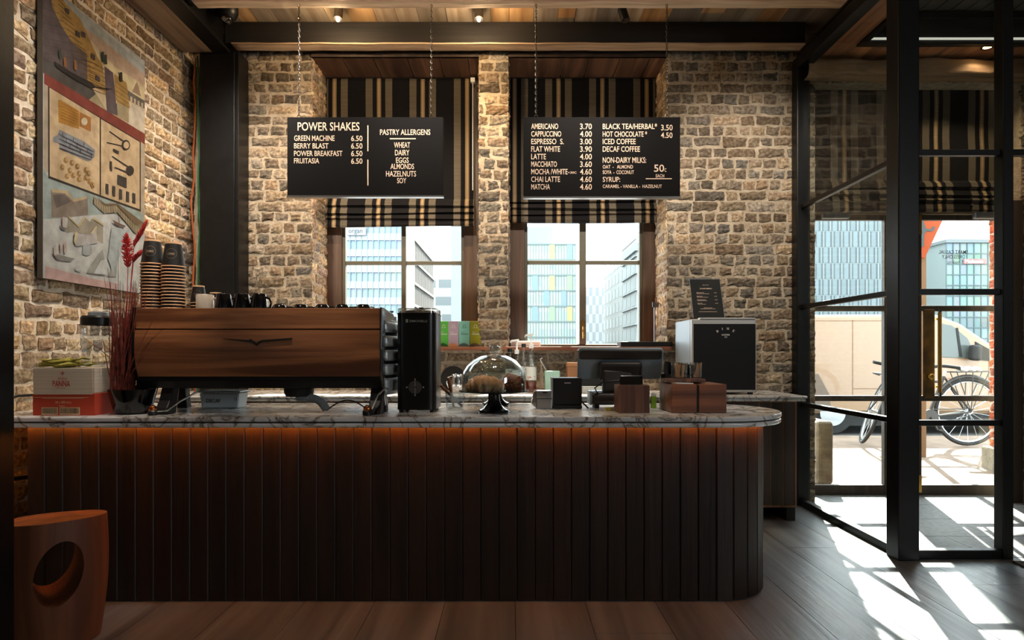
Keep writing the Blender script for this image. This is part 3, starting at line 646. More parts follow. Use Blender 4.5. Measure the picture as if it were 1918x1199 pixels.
for i,x in enumerate((-1.9,-.7,.6,1.9)): added_spot(x,3.75,(x,DW,2.3),110,'%s added unseen spotlight of those aimed at the brick window wall'%('leftmost','second from the left','third from the left','rightmost')[i])
for i,x in enumerate((-1.9,-1.0,-.1,.95)): added_spot(x,2.45,(x,3.62,1.25),60,'%s added unseen spotlight of those aimed down at the bar top'%('leftmost','second from the left','third from the left','rightmost')[i],.42)
added_spot(-1.0,3.0,(XL,3.6,1.9),110,'added unseen spotlight aimed at the painting on the left wall'); added_spot(-1.2,4.4,(XL,4.9,2.2),60,'added unseen spotlight aimed at the brick beside the corner column')
x,d=X(425,5.02),5.02
t=thing('security_camera','black dome security camera under the ceiling in the left corner','camera',(x,d,CEIL))
mb=MB(); mb.lathe(x,d,[(0,CEIL),(.085,CEIL),(.085,CEIL-.06),(.07,CEIL-.095),(.05,CEIL-.11),(0,CEIL-.11)],24); mb.build('housing',MATS['black_plastic'],t,smooth=True)
mb=MB(); mb.ball((x+.01,d-.02,CEIL-.115),.045); mb.cyl((x+.01,d-.05,CEIL-.13),(x+.012,d-.075,CEIL-.145),.022,n=16); mb.build('lens_ball',MATS['black_gloss'],t,smooth=True)
mb=MB(); mb.cyl((x+.012,d-.075,CEIL-.145),(x+.012,d-.078,CEIL-.147),.016,n=16); mb.build('lens',MATS['steel'],t)
# ================================================================== counters
CT=.96; CY0,CY1=3.20,4.09; CYC=(CY0+CY1)/2; CXC=1.058
def DC(py): return F*(H-CT)/(py-VY)           # depth of a point standing on a counter top
def outline(off,n=28,xl=XL+.02):
    R=(CY1-CY0)/2-off
    return [(xl,CY0+off)]+[(CXC+R*math.sin(PI*i/n),CYC-R*math.cos(PI*i/n)) for i in range(n+1)]+[(xl,CY1-off)]
t=thing('countertop','white veined marble worktop with rounded end on the front bar counter','worktop',(0,CYC,CT-.05))
MB().prism(outline(0),'z',CT-.026,CT).build('upper_slab',MATS['marble'],t,bevel=.008,seg=3)
MB().prism(outline(.012),'z',CT-.032,CT-.026).build('groove',MATS['ink'],t)
MB().prism(outline(.002),'z',CT-.056,CT-.032).build('lower_slab',MATS['marble'],t,bevel=.009,seg=3)
t=thing('bar_counter','long dark timber boarded bar counter with rounded right end','counter',(0,CYC,0))
path=outline(.115,28,-2.49); R_=(CY1-CY0)/2-.115; mb=MB(); rnd=random.Random(21)
def plank(x,y,ang,wd):
    k=rnd.uniform(.75,1.15); mb.col=(k,k*.98,k*.95); c,s=math.cos(ang),math.sin(ang)
    pts=[(-wd/2,0),(-wd/2,-.014),(-wd/2+.004,-.02),(wd/2-.006,-.02),(wd/2,-.015),(wd/2,0)]
    mb.prism([(x+a*c-b*s,y+a*s+b*c) for a,b in pts],'z',0.005,CT-.058)
nfl=38; wd=(CXC+2.49)/nfl
for i in range(nfl): plank(-2.49+wd*(i+.5),CY0+.115,0,wd-.001)
na=12
for i in range(na):
    a=PI*(i+.5)/na; plank(CXC+R_*math.sin(a),CYC-R_*math.cos(a),a,R_*PI/na+.003)
mb.build('board_cladding',MATS['counter_boards'],t)
MB().prism(outline(.117,28,-2.49),'z',0.003,CT-.06).build('carcass',MATS['ink'],t)
mat('led',(255,140,48),.5,emis=34)
o=outline(.05,28,-2.68)[:-10]; mb=MB()
mb.tube([(a,b,CT-.0585) for a,b in o],.002,6); tag(mb.build('light_strip',MATS['led']),'glowing orange light strip under the front edge of the marble worktop','lamp')
# back counter
t=thing('countertop','straight white veined marble worktop on the back counter below the windows','worktop',(-.2,5.1,CT-.04))
MB().box(XL+.03,2.196,4.74,DW-.02,CT-.018,CT).build('upper_slab',MATS['marble'],t,bevel=.005); MB().box(XL+.03,2.19,4.75,DW-.02,CT-.04,CT-.021).build('lower_slab',MATS['marble'],t,bevel=.005)
MB().box(XL+.03,2.18,4.77,DW-.02,CT-.022,CT-.017).build('groove',MATS['ink'],t)
t=thing('back_counter','dark timber boarded back counter standing against the brick window wall','counter',(-.2,5.1,0)); mb=MB(); x=-2.66; rnd=random.Random(5); e=MB()
MB().box(XL+.04,2.16,4.90,DW-.03,.11,CT-.045).build('carcass',MATS['ink'],t)
nb=52; wd=(2.165+2.66)/nb
for i in range(nb):
    k=rnd.uniform(.8,1.2); mb.col=(k,k,k); mb.box(x+.004,x+wd-.004,4.872,4.90,.12,CT-.055); e.box(x-.004,x+.004,4.876,4.895,.12,CT-.055); x+=wd
e.box(-2.66,2.17,4.868,4.895,.105,.12); e.box(-2.66,2.17,4.868,4.895,CT-.056,CT-.042); e.box(x-.004,x+.008,4.87,4.9,.105,CT-.042)
mb.build('board_cladding',MATS['back_boards'],t); e.build('edge_strip',MATS['board_edge'],t)
for xx in (-2.5,-.9,.7,2.1): MB().box(xx,xx+.065,4.88,5.4,0,.105).build('leg',MATS['ink'],t)
# ================================================================== stool
t=thing('stool','carved reddish wood stump stool with a round hole, at the left end of the bar','stool',(-2.24,2.86,0))
mb=MB(); sx,sy,sh=-2.03+.0,2.86,.545
SXC=X(103,2.86)
def fn(u,v):
    a=2*PI*u; z=sh*v; k=.172+.02*math.sin(v*PI*.9)-.018*(1-v)+.012*math.sin(2*a+1)+.006*math.sin(3*a)
    return (SXC+k*1.02*math.cos(a),2.86+k*math.sin(a),z+(.012*math.cos(a+.8) if v>.95 else 0))
mb.grid(fn,40,14); n0=len(mb.v)
mb.add([fn(i/40,1) for i in range(40)],[tuple(range(40))]); mb.add([fn(i/40,0) for i in range(40)],[tuple(range(39,-1,-1))])
body=mb.build('seat_block',MATS['stool_wood'],t,smooth=True)
bm=bmesh.new(); bm.from_mesh(body.data); bmesh.ops.remove_doubles(bm,verts=bm.verts,dist=.0005); bmesh.ops.recalc_face_normals(bm,faces=bm.faces); bm.to_mesh(body.data); bm.free(); body.data.set_sharp_from_angle(angle=math.radians(40))
cb=MB(); cc=Vector((X(113,2.70),2.70,.335)); dr=Vector((.86,-1,0)).normalized(); sd=Vector((1,.86,0)).normalized()
vs=[];n=36
for s_ in (-.5,.5):
    for i in range(n): a=2*PI*i/n; vs.append(cc+dr*s_+sd*(.088*math.cos(a)+.018*math.sin(a))+Vector((0,0,.138*math.sin(a))))
cb.add(vs,[tuple(range(n)),tuple(range(2*n-1,n-1,-1))]+[(i,(i+1)%n,n+(i+1)%n,n+i) for i in range(n)])
cut=cb.build('cutter',MATS['stool_wood']); bo=body.modifiers.new('hole','BOOLEAN'); bo.operation='DIFFERENCE'; bo.object=cut; bo.solver='EXACT'
dg=bpy.context.evaluated_depsgraph_get(); me=bpy.data.meshes.new_from_object(body.evaluated_get(dg)); body.modifiers.clear(); body.data=me; bpy.data.objects.remove(cut)
# black cable at the left end of the counter
mb=MB(); mb.tube([(XL+.03,3.02,.80),(XL+.05,3.06,.74),(XL+.09,3.15,.67),(XL+.14,3.28,.63),(XL+.155,3.40,.62)],.011,8); tag(mb.build('cable',MATS['black_plastic'],smooth=True),'thick black cable against the brick below the left end of the worktop','cable')
mb=MB(); mb.tube([(XL+.05,3.25,.965),(XL+.06,3.32,1.02),(XL+.09,3.42,1.05),(XL+.2,3.5,1.055)],.007,8); tag(mb.build('cable',MATS['black_plastic'],smooth=True),'thin black cable beside the water carton on the worktop','cable')
# ================================================================== left end of the counter
mat('carton_white',(206,192,172),.8,c2=(192,178,158),scale=6,stretch=(.1,1,30)); mat('carton_red',(186,62,36),.7); mat('carton_ink',(186,58,44),.8); mat('carton_cream',(214,180,140),.8)
d=3.27; k=F/d; x0,x1=X(61,d),X(178,d); y1=d+.27; zt=CT+.243; zr=CT+.112
t=thing('carton','white and red cardboard carton of bottled water on the left end of the worktop','box',((x0+x1)/2,d+.13,CT))
MB().box(x0,x1,d,y1,CT,zr).build('lower_box',MATS['carton_red'],t,bevel=.003)
MB().box(x0+.004,x1-.004,d+.004,y1-.004,zr,zt).build('upper_box',MATS['carton_white'],t,bevel=.003)
MB().obox(((x0+x1)/2-.002,d-.003,(zr+zt)/2-.004),x1-x0-.02,.005,zt-zr,(.03,0,.01)).build('flap',MATS['carton_white'],t)
mb=MB(); f_=lambda st,a,b,c,e:text(mb,st,lambda u,v:(X(a+(b-a)*u,d),d-.010,Z(e-(e-c)*v,d)))
f_('ACQUA',111,128,707,712); f_('PANNA',101,134,713,724); f_('TOSCANA',107,125,726,728)
cx,cz=X(119.5,d),Z(699,d)
for a in range(5): mb.add([(cx+.012*math.cos(a*PI/2+q)*(1 if q==0 else .5),d-.010,cz+.014*math.sin(a*PI/2+q)*(1 if q==0 else .5)) for q in (-.5,0,.5)]+[(cx,d-.010,cz)],[(0,1,2,3)])
mb.build('lettering',MATS['carton_ink'],t,recalc=False)
mb=MB(); f2=lambda st,a,b,c,e:text(mb,st,lambda u,v:(X(a+(b-a)*u,d),d-.002,Z(e-(e-c)*v,d)))
f2('24 x 500 ml e',104,134,751,756); f2('Water',110,123,759,762)
for a,b in ((64,166),(80,158)): mb.poly([(X(a,d),d-.002,Z(744+(a-64)*.1,d)),(X(b,d),d-.002,Z(744+(a-64)*.1,d)),(X(b,d),d-.002,Z(744.8+(a-64)*.1,d)),(X(a,d),d-.002,Z(744.8+(a-64)*.1,d))])
for a,b in ((78,109),(112,150)): mb.poly([(X(a,d),d-.0015,Z(763,d)),(X(b,d),d-.0015,Z(763,d)),(X(b,d),d-.0015,Z(777,d)),(X(a,d),d-.0015,Z(777,d))])
mb.build('print',MATS['carton_cream'],t,recalc=False)
mb=MB(); rr=random.Random(2)
for a,b in ((80,107),(114,148)):
    xx=a
    while xx<b: w_=rr.uniform(.4,1.1); mb.poly([(X(xx,d),d-.003,Z(764.5,d)),(X(xx+w_,d),d-.003,Z(764.5,d)),(X(xx+w_,d),d-.003,Z(775,d)),(X(xx,d),d-.003,Z(775,d))]); xx+=w_+rr.uniform(.5,1.1)
mb.build('barcode',MATS['ink'],t,recalc=False)
# cloth
mat('cloth_green',(186,176,84),.9,c2=(148,138,56),scale=30,bump=.4); MATS['cloth_green'].node_tree.nodes['Principled BSDF'].inputs['Roughness'].default_value=.95; mb=MB(); cx=X(131,3.36)
for k,(hw,dp,zz,ph) in enumerate(((.105,.06,.007,0),(.10,.058,.024,1.7),(.095,.055,.042,3.1))):
    mb.grid(lambda u,v:(cx-hw+2*hw*u+.01*math.sin(k*2),3.345+dp*(2*v-1)+.006*math.sin(u*8+ph),zt+zz+.004*math.sin(u*10+ph)+.005*math.sin(v*7+u*14+ph)*(u>.5)+.006*(u>.55)*u),22,8)
    mb.grid(lambda u,v:(cx-hw+2*hw*u+.01*math.sin(k*2),3.345-dp-.008*math.sin(v*PI)+.006*math.sin(u*8+ph),zt+zz+(.018*v if k<2 else 0)+.004*math.sin(u*10+ph)),22,4)
tag(mb.build('cleaning_cloth',MATS['cloth_green'],smooth=True,thick=.004),'folded yellow green cleaning cloth lying on the water carton','cloth')
# blender jug
jd=3.44; jx=X(185,jd); t=thing('blender_jug','clear blender jug with a black lid standing on the water carton','jug',(jx,jd,zt)); z0=zt+.002
def sq(r,z,p=.55): return [(jx+r*math.copysign(abs(math.cos(a))**p,math.cos(a)),jd+r*math.copysign(abs(math.sin(a))**p,math.sin(a)),z) for a in [2*PI*i/32 for i in range(32)]]
mb=MB(); rings=[(.058,z0),(.06,z0+.012),(.066,z0+.08),(.074,z0+.18),(.079,z0+.225)]
for (r0,a),(r1,b) in zip(rings,rings[1:]):
    A,B=sq(r0,a),sq(r1,b); mb.add(A+B,[(i,(i+1)%32,32+(i+1)%32,32+i) for i in range(32)])
mb.add(sq(.058,z0),[tuple(range(32))]); mb.build('jar',MATS['jar_glass'],t,smooth=True,recalc=False)
mb=MB()
for (r0,a),(r1,b) in zip([(.079,z0+.222),(.079,z0+.262),(.072,z0+.272)],[(.079,z0+.262),(.072,z0+.272),(.0,z0+.274)]):
    A,B=sq(r0,a,.8),sq(max(r1,.001),b,.8); mb.add(A+B,[(i,(i+1)%32,32+(i+1)%32,32+i) for i in range(32)])
mb.build('lid',MATS['black_plastic'],t,smooth=True)
mb=MB(); mb.lathe(jx,jd,[(.05,z0+.272),(.05,z0+.29),(.042,z0+.296),(0,z0+.296)],28); mb.build('lid_cap',mat('cap_grey',(150,158,162),.25),t,smooth=True)
mb=MB(); mb.tube([(jx-.078,jd,z0+.21),(jx-.1,jd,z0+.222),(jx-.104,jd,z0+.226)],.008,6); mb.build('spout',MATS['jar_glass'],t)
# plant pot with red grasses
pd=3.38; px_=X(249,pd); t=thing('potted_grass','black pot of dried red ornamental grasses between carton and coffee machine','plant',(px_,pd,CT))
mb=MB(); h_=.13; mb.lathe(px_,pd,[(0,CT+.001),(.078,CT+.001),(.09,CT+.02),(.112,CT+.11),(.118,CT+h_),(.11,CT+h_),(.1,CT+h_-.02),(0,CT+h_-.025)],36); mb.build('pot',MATS['black_gloss'],t,smooth=True)
mat('red_grass',(150,70,56),.6,c2=(92,40,32),scale=30); mat('red_plume',(214,74,70),.8,c2=(176,46,48),scale=40)
mb=MB(); rr=random.Random(9)
for i in range(230):
    g=rr.random(); bx=rr.uniform(X(217,pd),X(248,pd)); by=pd+rr.uniform(-.06,.06); lean=rr.gauss(0,.035)+.03
    hh=rr.uniform(.26,.60); wide=1 if rr.random()<.9 else 3.0
    top=(bx+lean*wide+rr.uniform(-.03,.03),by+rr.gauss(0,.03),CT+h_-.02+hh*(1 if wide==1 else .8))
    m_=((bx+top[0])/2+rr.uniform(-.012,.012),(by+top[1])/2,(CT+h_-.02+top[2])/2)
    q=rr.uniform(.0014,.0028); mb.tube([(bx,by,CT+h_-.03),m_,top],[q,q,q*.35],4,caps=False)
for tx,ty in ((165,630),(203,640),(213,505),(232,470),(206,520)):
    mb.tube([(px_-.05,pd,CT+h_+.1),(X((tx+225)/2,pd),pd-.03,Z((ty+700)/2-10,pd)),(X(tx,pd),pd-.05,Z(ty,pd))],[.002,.0015,.0007],4)
o=mb.build('stems',MATS['red_grass'],t); o['kind']='stuff'
def plume(x0,z0,x1,z1,w_):
    mb=MB()
    for i in range(420):
        u=rr.random(); r=w_*math.sin(PI*min(1,u*.92+.08))**.7*rr.random()**.6; a=rr.random()*2*PI
        c=Vector((x0+(x1-x0)*u,pd-.03,z0+(z1-z0)*u)); o_=Vector((math.cos(a)*r,math.sin(a)*r,.012))
        q=c+o_; e=o_.normalized()*.008; mb.tube([q-e,q,q+e],[.0006,.0026,.0006],4,caps=False)
    mb.tube([(X(240,pd),pd-.02,Z(640,pd)),(x0,pd-.03,z0),(x1,pd-.03,z1)],.0016,4)
    mb.build('plume',MATS['red_plume'],t)
plume(X(246,pd),Z(504,pd),X(243,pd),Z(444,pd),.026); plume(X(257,pd),Z(466,pd),X(282,pd),Z(420,pd),.011); plume(X(256,pd),Z(494,pd),X(272,pd),Z(476,pd),.012)
# ================================================================== espresso machine
md=3.33; mx0,mx1=X(254,md),X(712,md); mt=Z(577,md); ms=Z(617.5,md); mdp=.50
t=thing('espresso_machine','large walnut panelled espresso machine on the front bar counter','coffee machine',((mx0+mx1)/2,md+.25,CT))
mb=MB(); mb.prism([(md,mt),(md-.004,ms+.003),(md+.02,ms+.003),(md+.02,mt)],'x',mx0,mx1); mb.build('upper_panel',MATS['machine_wood'],t,bevel=.004)
zb=Z(712,md+.05)
mb=MB(); lp=[(md-.005,ms-.002),(md-.012,ms-.05),(md-.012,ms-.12),(md+.0,ms-.19),(md+.03,zb)]
mb.prism(lp+[(a+.02,b) for a,b in lp[::-1]],'x',mx0,mx1); mb.build('lower_panel',MATS['machine_wood'],t,smooth=True)
mb=MB(); mb.prism([(md+.03,zb-.003),(md+.05,Z(727,md+.06)),(md+mdp,Z(727,md+.06)),(md+mdp,mt-.02),(md+.022,mt-.02),(md+.022,zb)],'x',mx0+.004,mx1-.004); mb.build('body',MATS['black_steel'],t)
mb=MB(); mb.box(mx0+.01,mx1-.01,md+.02,md+mdp-.01,mt-.02,mt-.018); 
for i in range(26): xx=mx0+.03+i*(mx1-mx0-.06)/25; mb.box(xx-.004,xx+.004,md+.03,md+mdp-.02,mt-.0185,mt-.0165)
mb.build('cup_tray',MATS['steel'],t)
mb=MB(); 
for yy in (md+mdp-.012,): mb.tube([(mx0+.02,yy,mt+.012),(mx1-.02,yy,mt+.012)],.005,8)
for i in range(5): xx=mx0+.03+i*(mx1-mx0-.06)/4; mb.cyl((xx,md+mdp-.012,mt-.02),(xx,md+mdp-.012,mt+.012),.004,n=8)
mb.build('cup_rail',MATS['black_steel'],t)
side=[(md-.016,ms-.1),(md-.006,mt+.004),(md+.05,mt+.006),(md+.32,mt-.012),(md+.46,ms-.03),(md+.5,ms-.15),(md+.46,zb-.02),(md+.05,Z(728,md+.06)),(md+.0,zb+.05)]
MB().prism(side,'x',mx0-.014,mx0).build('side_panel',MATS['black_steel'],t,bevel=.003)
MB().prism(side,'x',mx1,mx1+.012).build('side_panel',MATS['dark_chrome'],t,bevel=.004)
# louvred chrome shell on the right side
mb=MB(); nf=9
def sh(u,v):
    y=md+.07+.36*u; zz=ms+.055-.40*v; bul=.045*math.sin(PI*min(1,max(0,u)))**.7*(math.sin(PI*(.12+.76*v)))**.5
    return (mx1+.012+bul,y,zz)
for i in range(4):
    v0=.02+.19*i; mb.grid(lambda u,v:sh(u,v0+.145*v),12,3)
mb.grid(lambda u,v:sh(u,.78+.22*v),12,4); mb.grid(lambda u,v:sh(u,v*.02),12,1)
mb.build('louvre',mat('brushed_metal',(186,192,192),.32,.35),t,smooth=True,recalc=False,thick=.003)
mb=MB(); mb.grid(lambda u,v:tuple(Vector(sh(.04+.92*u,.03+.75*v))-Vector((.012,0,0))),10,8); mb.build('louvre_backing',MATS['ink'],t,recalc=False)
mb=MB(); a=lambda px,py:(X(px,md-.016),Z(py,md-.016))
mb.prism([a(416,634),a(466,637),a(470,635),a(476,639),a(481,643),a(486,639),a(492,637),a(547,633),a(547,636),a(490,641),a(481,648),a(472,641),a(462,640)],'y',md-.022,md-.01); mb.build('wing_badge',MATS['black_gloss'],t)
for px in (305,700):
    mb=MB(); x=X(px,3.36); zl=Z(727,md+.06)
    mb.prism([(3.31,CT),(3.42,CT),(3.46,zl+.03),(3.40,zl+.03),(3.36,CT+.07),(3.33,CT+.035)],'x',x-.022,x+.04); mb.build('foot',MATS['black_steel'],t,bevel=.006)
    xb=X(286 if px==305 else 688,3.28); mb=MB(); mb.lathe(xb,3.28,[(0,CT+.001),(.024,CT+.001),(.025,CT+.02),(.02,CT+.026)],20); f=mb.build('foot_cap',MATS['black_plastic'],t,smooth=True)
    mb=MB(); mb.ball((xb,3.28,CT+.032),.021); mb.build('ball_knob',MATS['copper'],f,smooth=True)
    mb=MB(); 
    if px==305: mb.tube([(xb+.018,3.28,CT+.022),(xb+.07,3.29,CT+.025),(xb+.12,3.32,CT+.07),(xb+.19,3.36,CT+.115)],.0055,8)
    else: mb.tube([(xb+.02,3.29,CT+.03),(xb+.045,3.32,CT+.1),(xb+.075,3.36,CT+.135),(xb+.09,3.37,CT+.13)],.0055,8)
    mb.build('lever',MATS['chrome'],t,smooth=True)
x=X(716,3.52); mb=MB(); mb.prism([(x-.03,CT+.03),(x+.03,CT+.03),(x+.016,CT+.13),(x-.01,CT+.13)],'y',3.49,3.55); mb.build('foot',MATS['steel'],t,bevel=.006); MB().box(x-.026,x+.026,3.49,3.55,CT+.001,CT+.03).build('rubber_foot',MATS['ink'],t)
x=X(345,3.72); MB().prism([(x-.03,CT+.001),(x+.03,CT+.001),(x+.016,CT+.13),(x-.016,CT+.13)],'y',3.69,3.75).build('foot',MATS['black_steel'],t,bevel=.006)
# drip hose
hd=3.5; hx=X(560,hd); mb=MB(); zl=Z(727,md+.06)
mb.lathe(hx,hd,[(0,zl-.05),(.068,zl-.05),(.078,zl-.03),(.08,zl+.002),(0,zl+.002)],28); mb.build('drain_cup',MATS['black_matte'],t,smooth=True)
pts=[Vector((X(556,hd),hd,Z(744,hd)))+ (Vector((X(613,3.46)-X(556,hd),-.06,CT+.018-Z(744,hd)))*s_)+Vector((.025*math.sin(PI*s_),0,.022*math.sin(PI*s_))) for s_ in [i/44 for i in range(45)]]
mb=MB(); mb.tube(pts,[.019+(.0035 if i%2 else -.002) for i in range(45)],10); mb.build('drain_hose',MATS['grey_plastic'],t,smooth=True)
mb=MB(); mb.tube([(X(612+78*u,3.5),3.5,CT+.006+.055*math.sin(PI*u)) for u in [i/14 for i in range(15)]],.004,6); tag(mb.build('cable',MATS['black_plastic'],smooth=True),'thin black cable arching under the coffee machine beside the corrugated hose','cable')
# ================================================================== cups
mat('cup_black',(20,18,17),.5); mat('cup_paper',(222,176,132),.7); mat('mug_white',(206,190,172),.25); mat('cup_print',(150,128,100),.6)
TR=mt-.0163
def paper_cup(x,y,z,label,group,sc=1.0,logo=True,red=False):
    t=thing('paper_cup',label,'cup',(x,y,z),group); r0,r1,h=.058*sc,.041*sc,.135*sc   # mouth down
    MB().lathe(x,y,[(r0-.002,z+.002),(r0,z+.004),(r1,z+h*.93)],28).build('sleeve',MATS['cup_black'],t,smooth=True)
    MB().lathe(x,y,[(r1,z+h*.93),(r1-.001,z+h),(r1-.004,z+h),(r1-.005,z+h*.95),(0,z+h*.95)],28).build('base',MATS['cup_paper'],t,smooth=True)
    mb=MB(); mb.tube([(x+(r0+.001)*math.cos(2*PI*i/28),y+(r0+.001)*math.sin(2*PI*i/28),z+.004) for i in range(28)],.0035*sc,6,closed=True); mb.build('rim',MATS['cup_paper'],t,smooth=True)
    if logo:
        mb=MB(); cz=h*.52
        def on(a,b,e=.0008):   # a,b in metres on the slanted skin, facing the viewer
            zz=cz+b; rr=r0+(r1-r0)*(zz/(h*.93))+e; an=-PI/2+.25+a/rr; return (x+rr*math.cos(an),y+rr*math.sin(an),z+zz)
        for i in range(36):
            a0,a1=2*PI*i/36,2*PI*(i+1)/36; R0,R1=.0265*sc,.0275*sc
            mb.add([on(R0*math.cos(a0),R0*math.sin(a0)),on(R0*math.cos(a1),R0*math.sin(a1)),on(R1*math.cos(a1),R1*math.sin(a1)),on(R1*math.cos(a0),R1*math.sin(a0))],[(0,1,2,3)])
        text(mb,'DIME',lambda u,v:on((u-.5)*.036*sc,(v-.6)*.012*sc))
        mb.build('logo',MATS['cup_print'],t,recalc=False)
        if red:
            mb=MB(); mb.add([on(-.045,.02),on(-.030,.02),on(-.030,.036),on(-.045,.036)],[(0,1,2,3)]); mb.build('sticker',MATS['carton_red'],t,recalc=False)
    return t
ORD=['topmost','second from the top','third from the top','fourth from the top','fifth from the top','sixth from the top','seventh from the top','eighth from the top','ninth from the top','tenth from the top','eleventh from the top','twelfth from the top','thirteenth from the top','fourteenth from the top','fifteenth from the top','sixteenth from the top','seventeenth from the top','eighteenth from the top']
def stack(x,y,n,pitch,name,sc=1,red=False):
    p=None
    for i in range(n):       # from the bottom up
        z=TR+i*pitch; lab='black paper cup, %s in the %s'%(ORD[n-1-i],name)
        if i==n-1: paper_cup(x,y,z,lab,'upside-down paper cups on the coffee machine',sc,True,red)
        elif p is None: p=paper_cup(x,y,z,lab,'upside-down paper cups on the coffee machine',sc,False)
        else: dup(p,(x,y,z),lab)
cd=3.47
stack(X(286,cd),cd,16,.0172,'taller left cup stack'); stack(X(325,cd-.02),cd-.02,15,.0172,'cup stack right of the tallest one')
stack(X(372,3.52),3.52,4,.0172,'short cup stack behind the white mug',.74,True); stack(X(404,3.55),3.55,2,.0172,'low cup pair behind the black mugs',.74)
def mug(x,y,m,label,group,h=.098,r0=.050,r1=.042,ha=0.0):
    z=TR; t=thing('mug',label,'mug',(x,y,z),group)
    MB().lathe(x,y,[(r0-.005,z),(r0,z+.002),(r0-.001,z+.02),(r1,z+h-.006),(r1-.005,z+h),(r1-.012,z+h-.001),(r1-.014,z+h-.004),(0,z+h-.004)],32).build('body',m,t,smooth=True)
    mb=MB(); mb.tube([(x+math.cos(ha)*q,y+math.sin(ha)*q,z+w_) for q,w_ in ((r1-.002,h*.8),(r1+.018,h*.74),(r1+.03,h*.5),(r1+.024,h*.27),(r0-.003,h*.2))],.006,8); mb.build('handle',m,t,smooth=True)
    return t
mug(X(384,3.44),3.44,MATS['mug_white'],'upside-down off white mug in front of the short paper cup stack','mugs on the coffee machine',.096,.046,.045,.25)
bm_=mug(X(419,3.43),3.43,MATS['black_gloss'],'left of the three upside-down black mugs, next to the white mug','mugs on the coffee machine',.1,.049,.036,.6)
dup(bm_,(X(453,3.43),3.43,TR),'middle one of the three upside-down black mugs'); dup(bm_,(X(485,3.43),3.43,TR),'right of the three upside-down black mugs, handle showing',-.6)
names=['first small black cup right of the mugs on the coffee machine','second small black cup right of the mugs on the coffee machine','middle one of the five small black cups on the machine','fourth small black cup right of the mugs on the machine','small black cup nearest the right end of the coffee machine']
p=None
for i,px in enumerate((523,563,603,641,681)):
    if p is None:
        x,y,z=X(px,3.43),3.43,TR; p=thing('espresso_cup',names[i],'cup',(x,y,z),'small upside-down black cups on the coffee machine')
        MB().lathe(x,y,[(.040,z),(.042,z+.003),(.04,z+.02),(.03,z+.038),(.026,z+.042),(0,z+.042)],28).build('body',MATS['black_gloss'],p,smooth=True)
        mb=MB(); mb.tube([(x+.034,y+.015,z+.03),(x+.052,y+.022,z+.026),(x+.05,y+.022,z+.012),(x+.038,y+.017,z+.008)],.004,6); mb.build('handle',MATS['black_gloss'],p,smooth=True)
    else: dup(p,(X(px,3.43),3.43,TR),names[i])
for i,px in enumerate((543,582,622,664)):
    dup(p,(X(px,3.60),3.60,TR),['first','second','third','fourth'][i]+' of the small black cups in the row behind, counted from the mugs',group='small black cups in the rear row')
# plastic tub
mat('tub',(186,196,200),.35); td=DC(765); x0,x1=X(374,td),X(449,td); t=thing('plastic_tub','white plastic tub marked decaf under the coffee machine','tub',((x0+x1)/2,td+.05,CT))
mb=MB(); A=[(x0+.012,td),(x1-.012,td),(x1-.012,td+.12),(x0+.012,td+.12)]; B=[(x0,td-.01),(x1,td-.01),(x1,td+.13),(x0,td+.13)]
mb.add([(a,b,CT+.001) for a,b in A]+[(a,b,CT+.088) for a,b in B],[(3,2,1,0),(4,5,6,7),(0,1,5,4),(1,2,6,5),(2,3,7,6),(3,0,4,7)]); mb.build('tub_body',MATS['tub'],t,bevel=.008)
MB().box(x0-.008,x1+.008,td-.018,td+.138,CT+.09,CT+.1).build('lid',MATS['tub'],t,bevel=.004)
mb=MB()
for st,a,b,c,e in (('DECAF',388,414,747,754),('DECAF',386,412,736,740),('12',440,445,744,750)): text(mb,st,lambda u,v:(X(a+(b-a)*u,td),td-.0135+.009*(Z(765,td)-Z(e-(e-c)*v,td))/-.1+.0,Z(e-(e-c)*v,td)))
mb.build('lettering',MATS['ink'],t,recalc=False)
# ================================================================== grinder
gd=3.42; gx0,gx1=X(742,gd),X(816,gd); gt=Z(577,gd); gw=gx1-gx0; gm=(gx0+gx1)/2
t=thing('coffee_grinder','tall black coffee grinder with clear bean hopper beside the coffee machine','grinder',(gm,gd+.1,CT))
def rr2(w_,dp,r,y0): 
    pts=[]
    for cx,cy,a0 in ((w_/2-r,y0+r,-PI/2),(w_/2-.02,y0+dp-.02,0),(-w_/2+.02,y0+dp-.02,PI/2),(-w_/2+r,y0+r,PI)):
        q=r if cy<y0+dp/2 else .02
        for i in range(7): a=a0+PI/2*i/6; pts.append((gm+cx+q*math.cos(a),cy+q*math.sin(a)))
    return pts
MB().prism(rr2(gw,.27,.045,gd),'z',Z(768,gd),Z(588,gd)).build('housing',mat('grinder_black',(18,17,16),.3,.3),t,smooth=True)
MB().prism(rr2(gw+.004,.274,.045,gd-.002),'z',Z(588,gd),Z(586,gd)).build('collar',MATS['black_gloss'],t,smooth=True)
mb=MB(); P=rr2(gw-.004,.265,.04,gd+.003); n=len(P); z0,z1=Z(586,gd),gt; mb.add([(a,b,z0) for a,b in P]+[(a,b,z1) for a,b in P],[(i,(i+1)%n,n+(i+1)%n,n+i) for i in range(n)]+[tuple(range(2*n-1,n-1,-1))]); h=mb.build('hopper',MATS['jar_glass'],t,smooth=True,recalc=False)
mb=MB(); rr=random.Random(3)
def fn(u,v):
    return (gm+(gw-.02)*(u-.5),gd+.012+.24*v,z0+.012+.012*math.sin(PI*u)*(math.sin(PI*v))+rr.uniform(-.003,.003)-( .012 if u in(0,1) or v in (0,1) else 0))
mb.grid(fn,22,22); o=mb.build('coffee_beans',mat('beans',(44,28,20),.5,bump=.6,bscale=90),h); o['kind']='stuff'
mb=MB(); mb.cyl((gm+.01,gd+.13,gt),(gm+.01,gd+.13,gt+.012),.014,n=12); mb.build('lid_knob',MATS['black_plastic'],h)
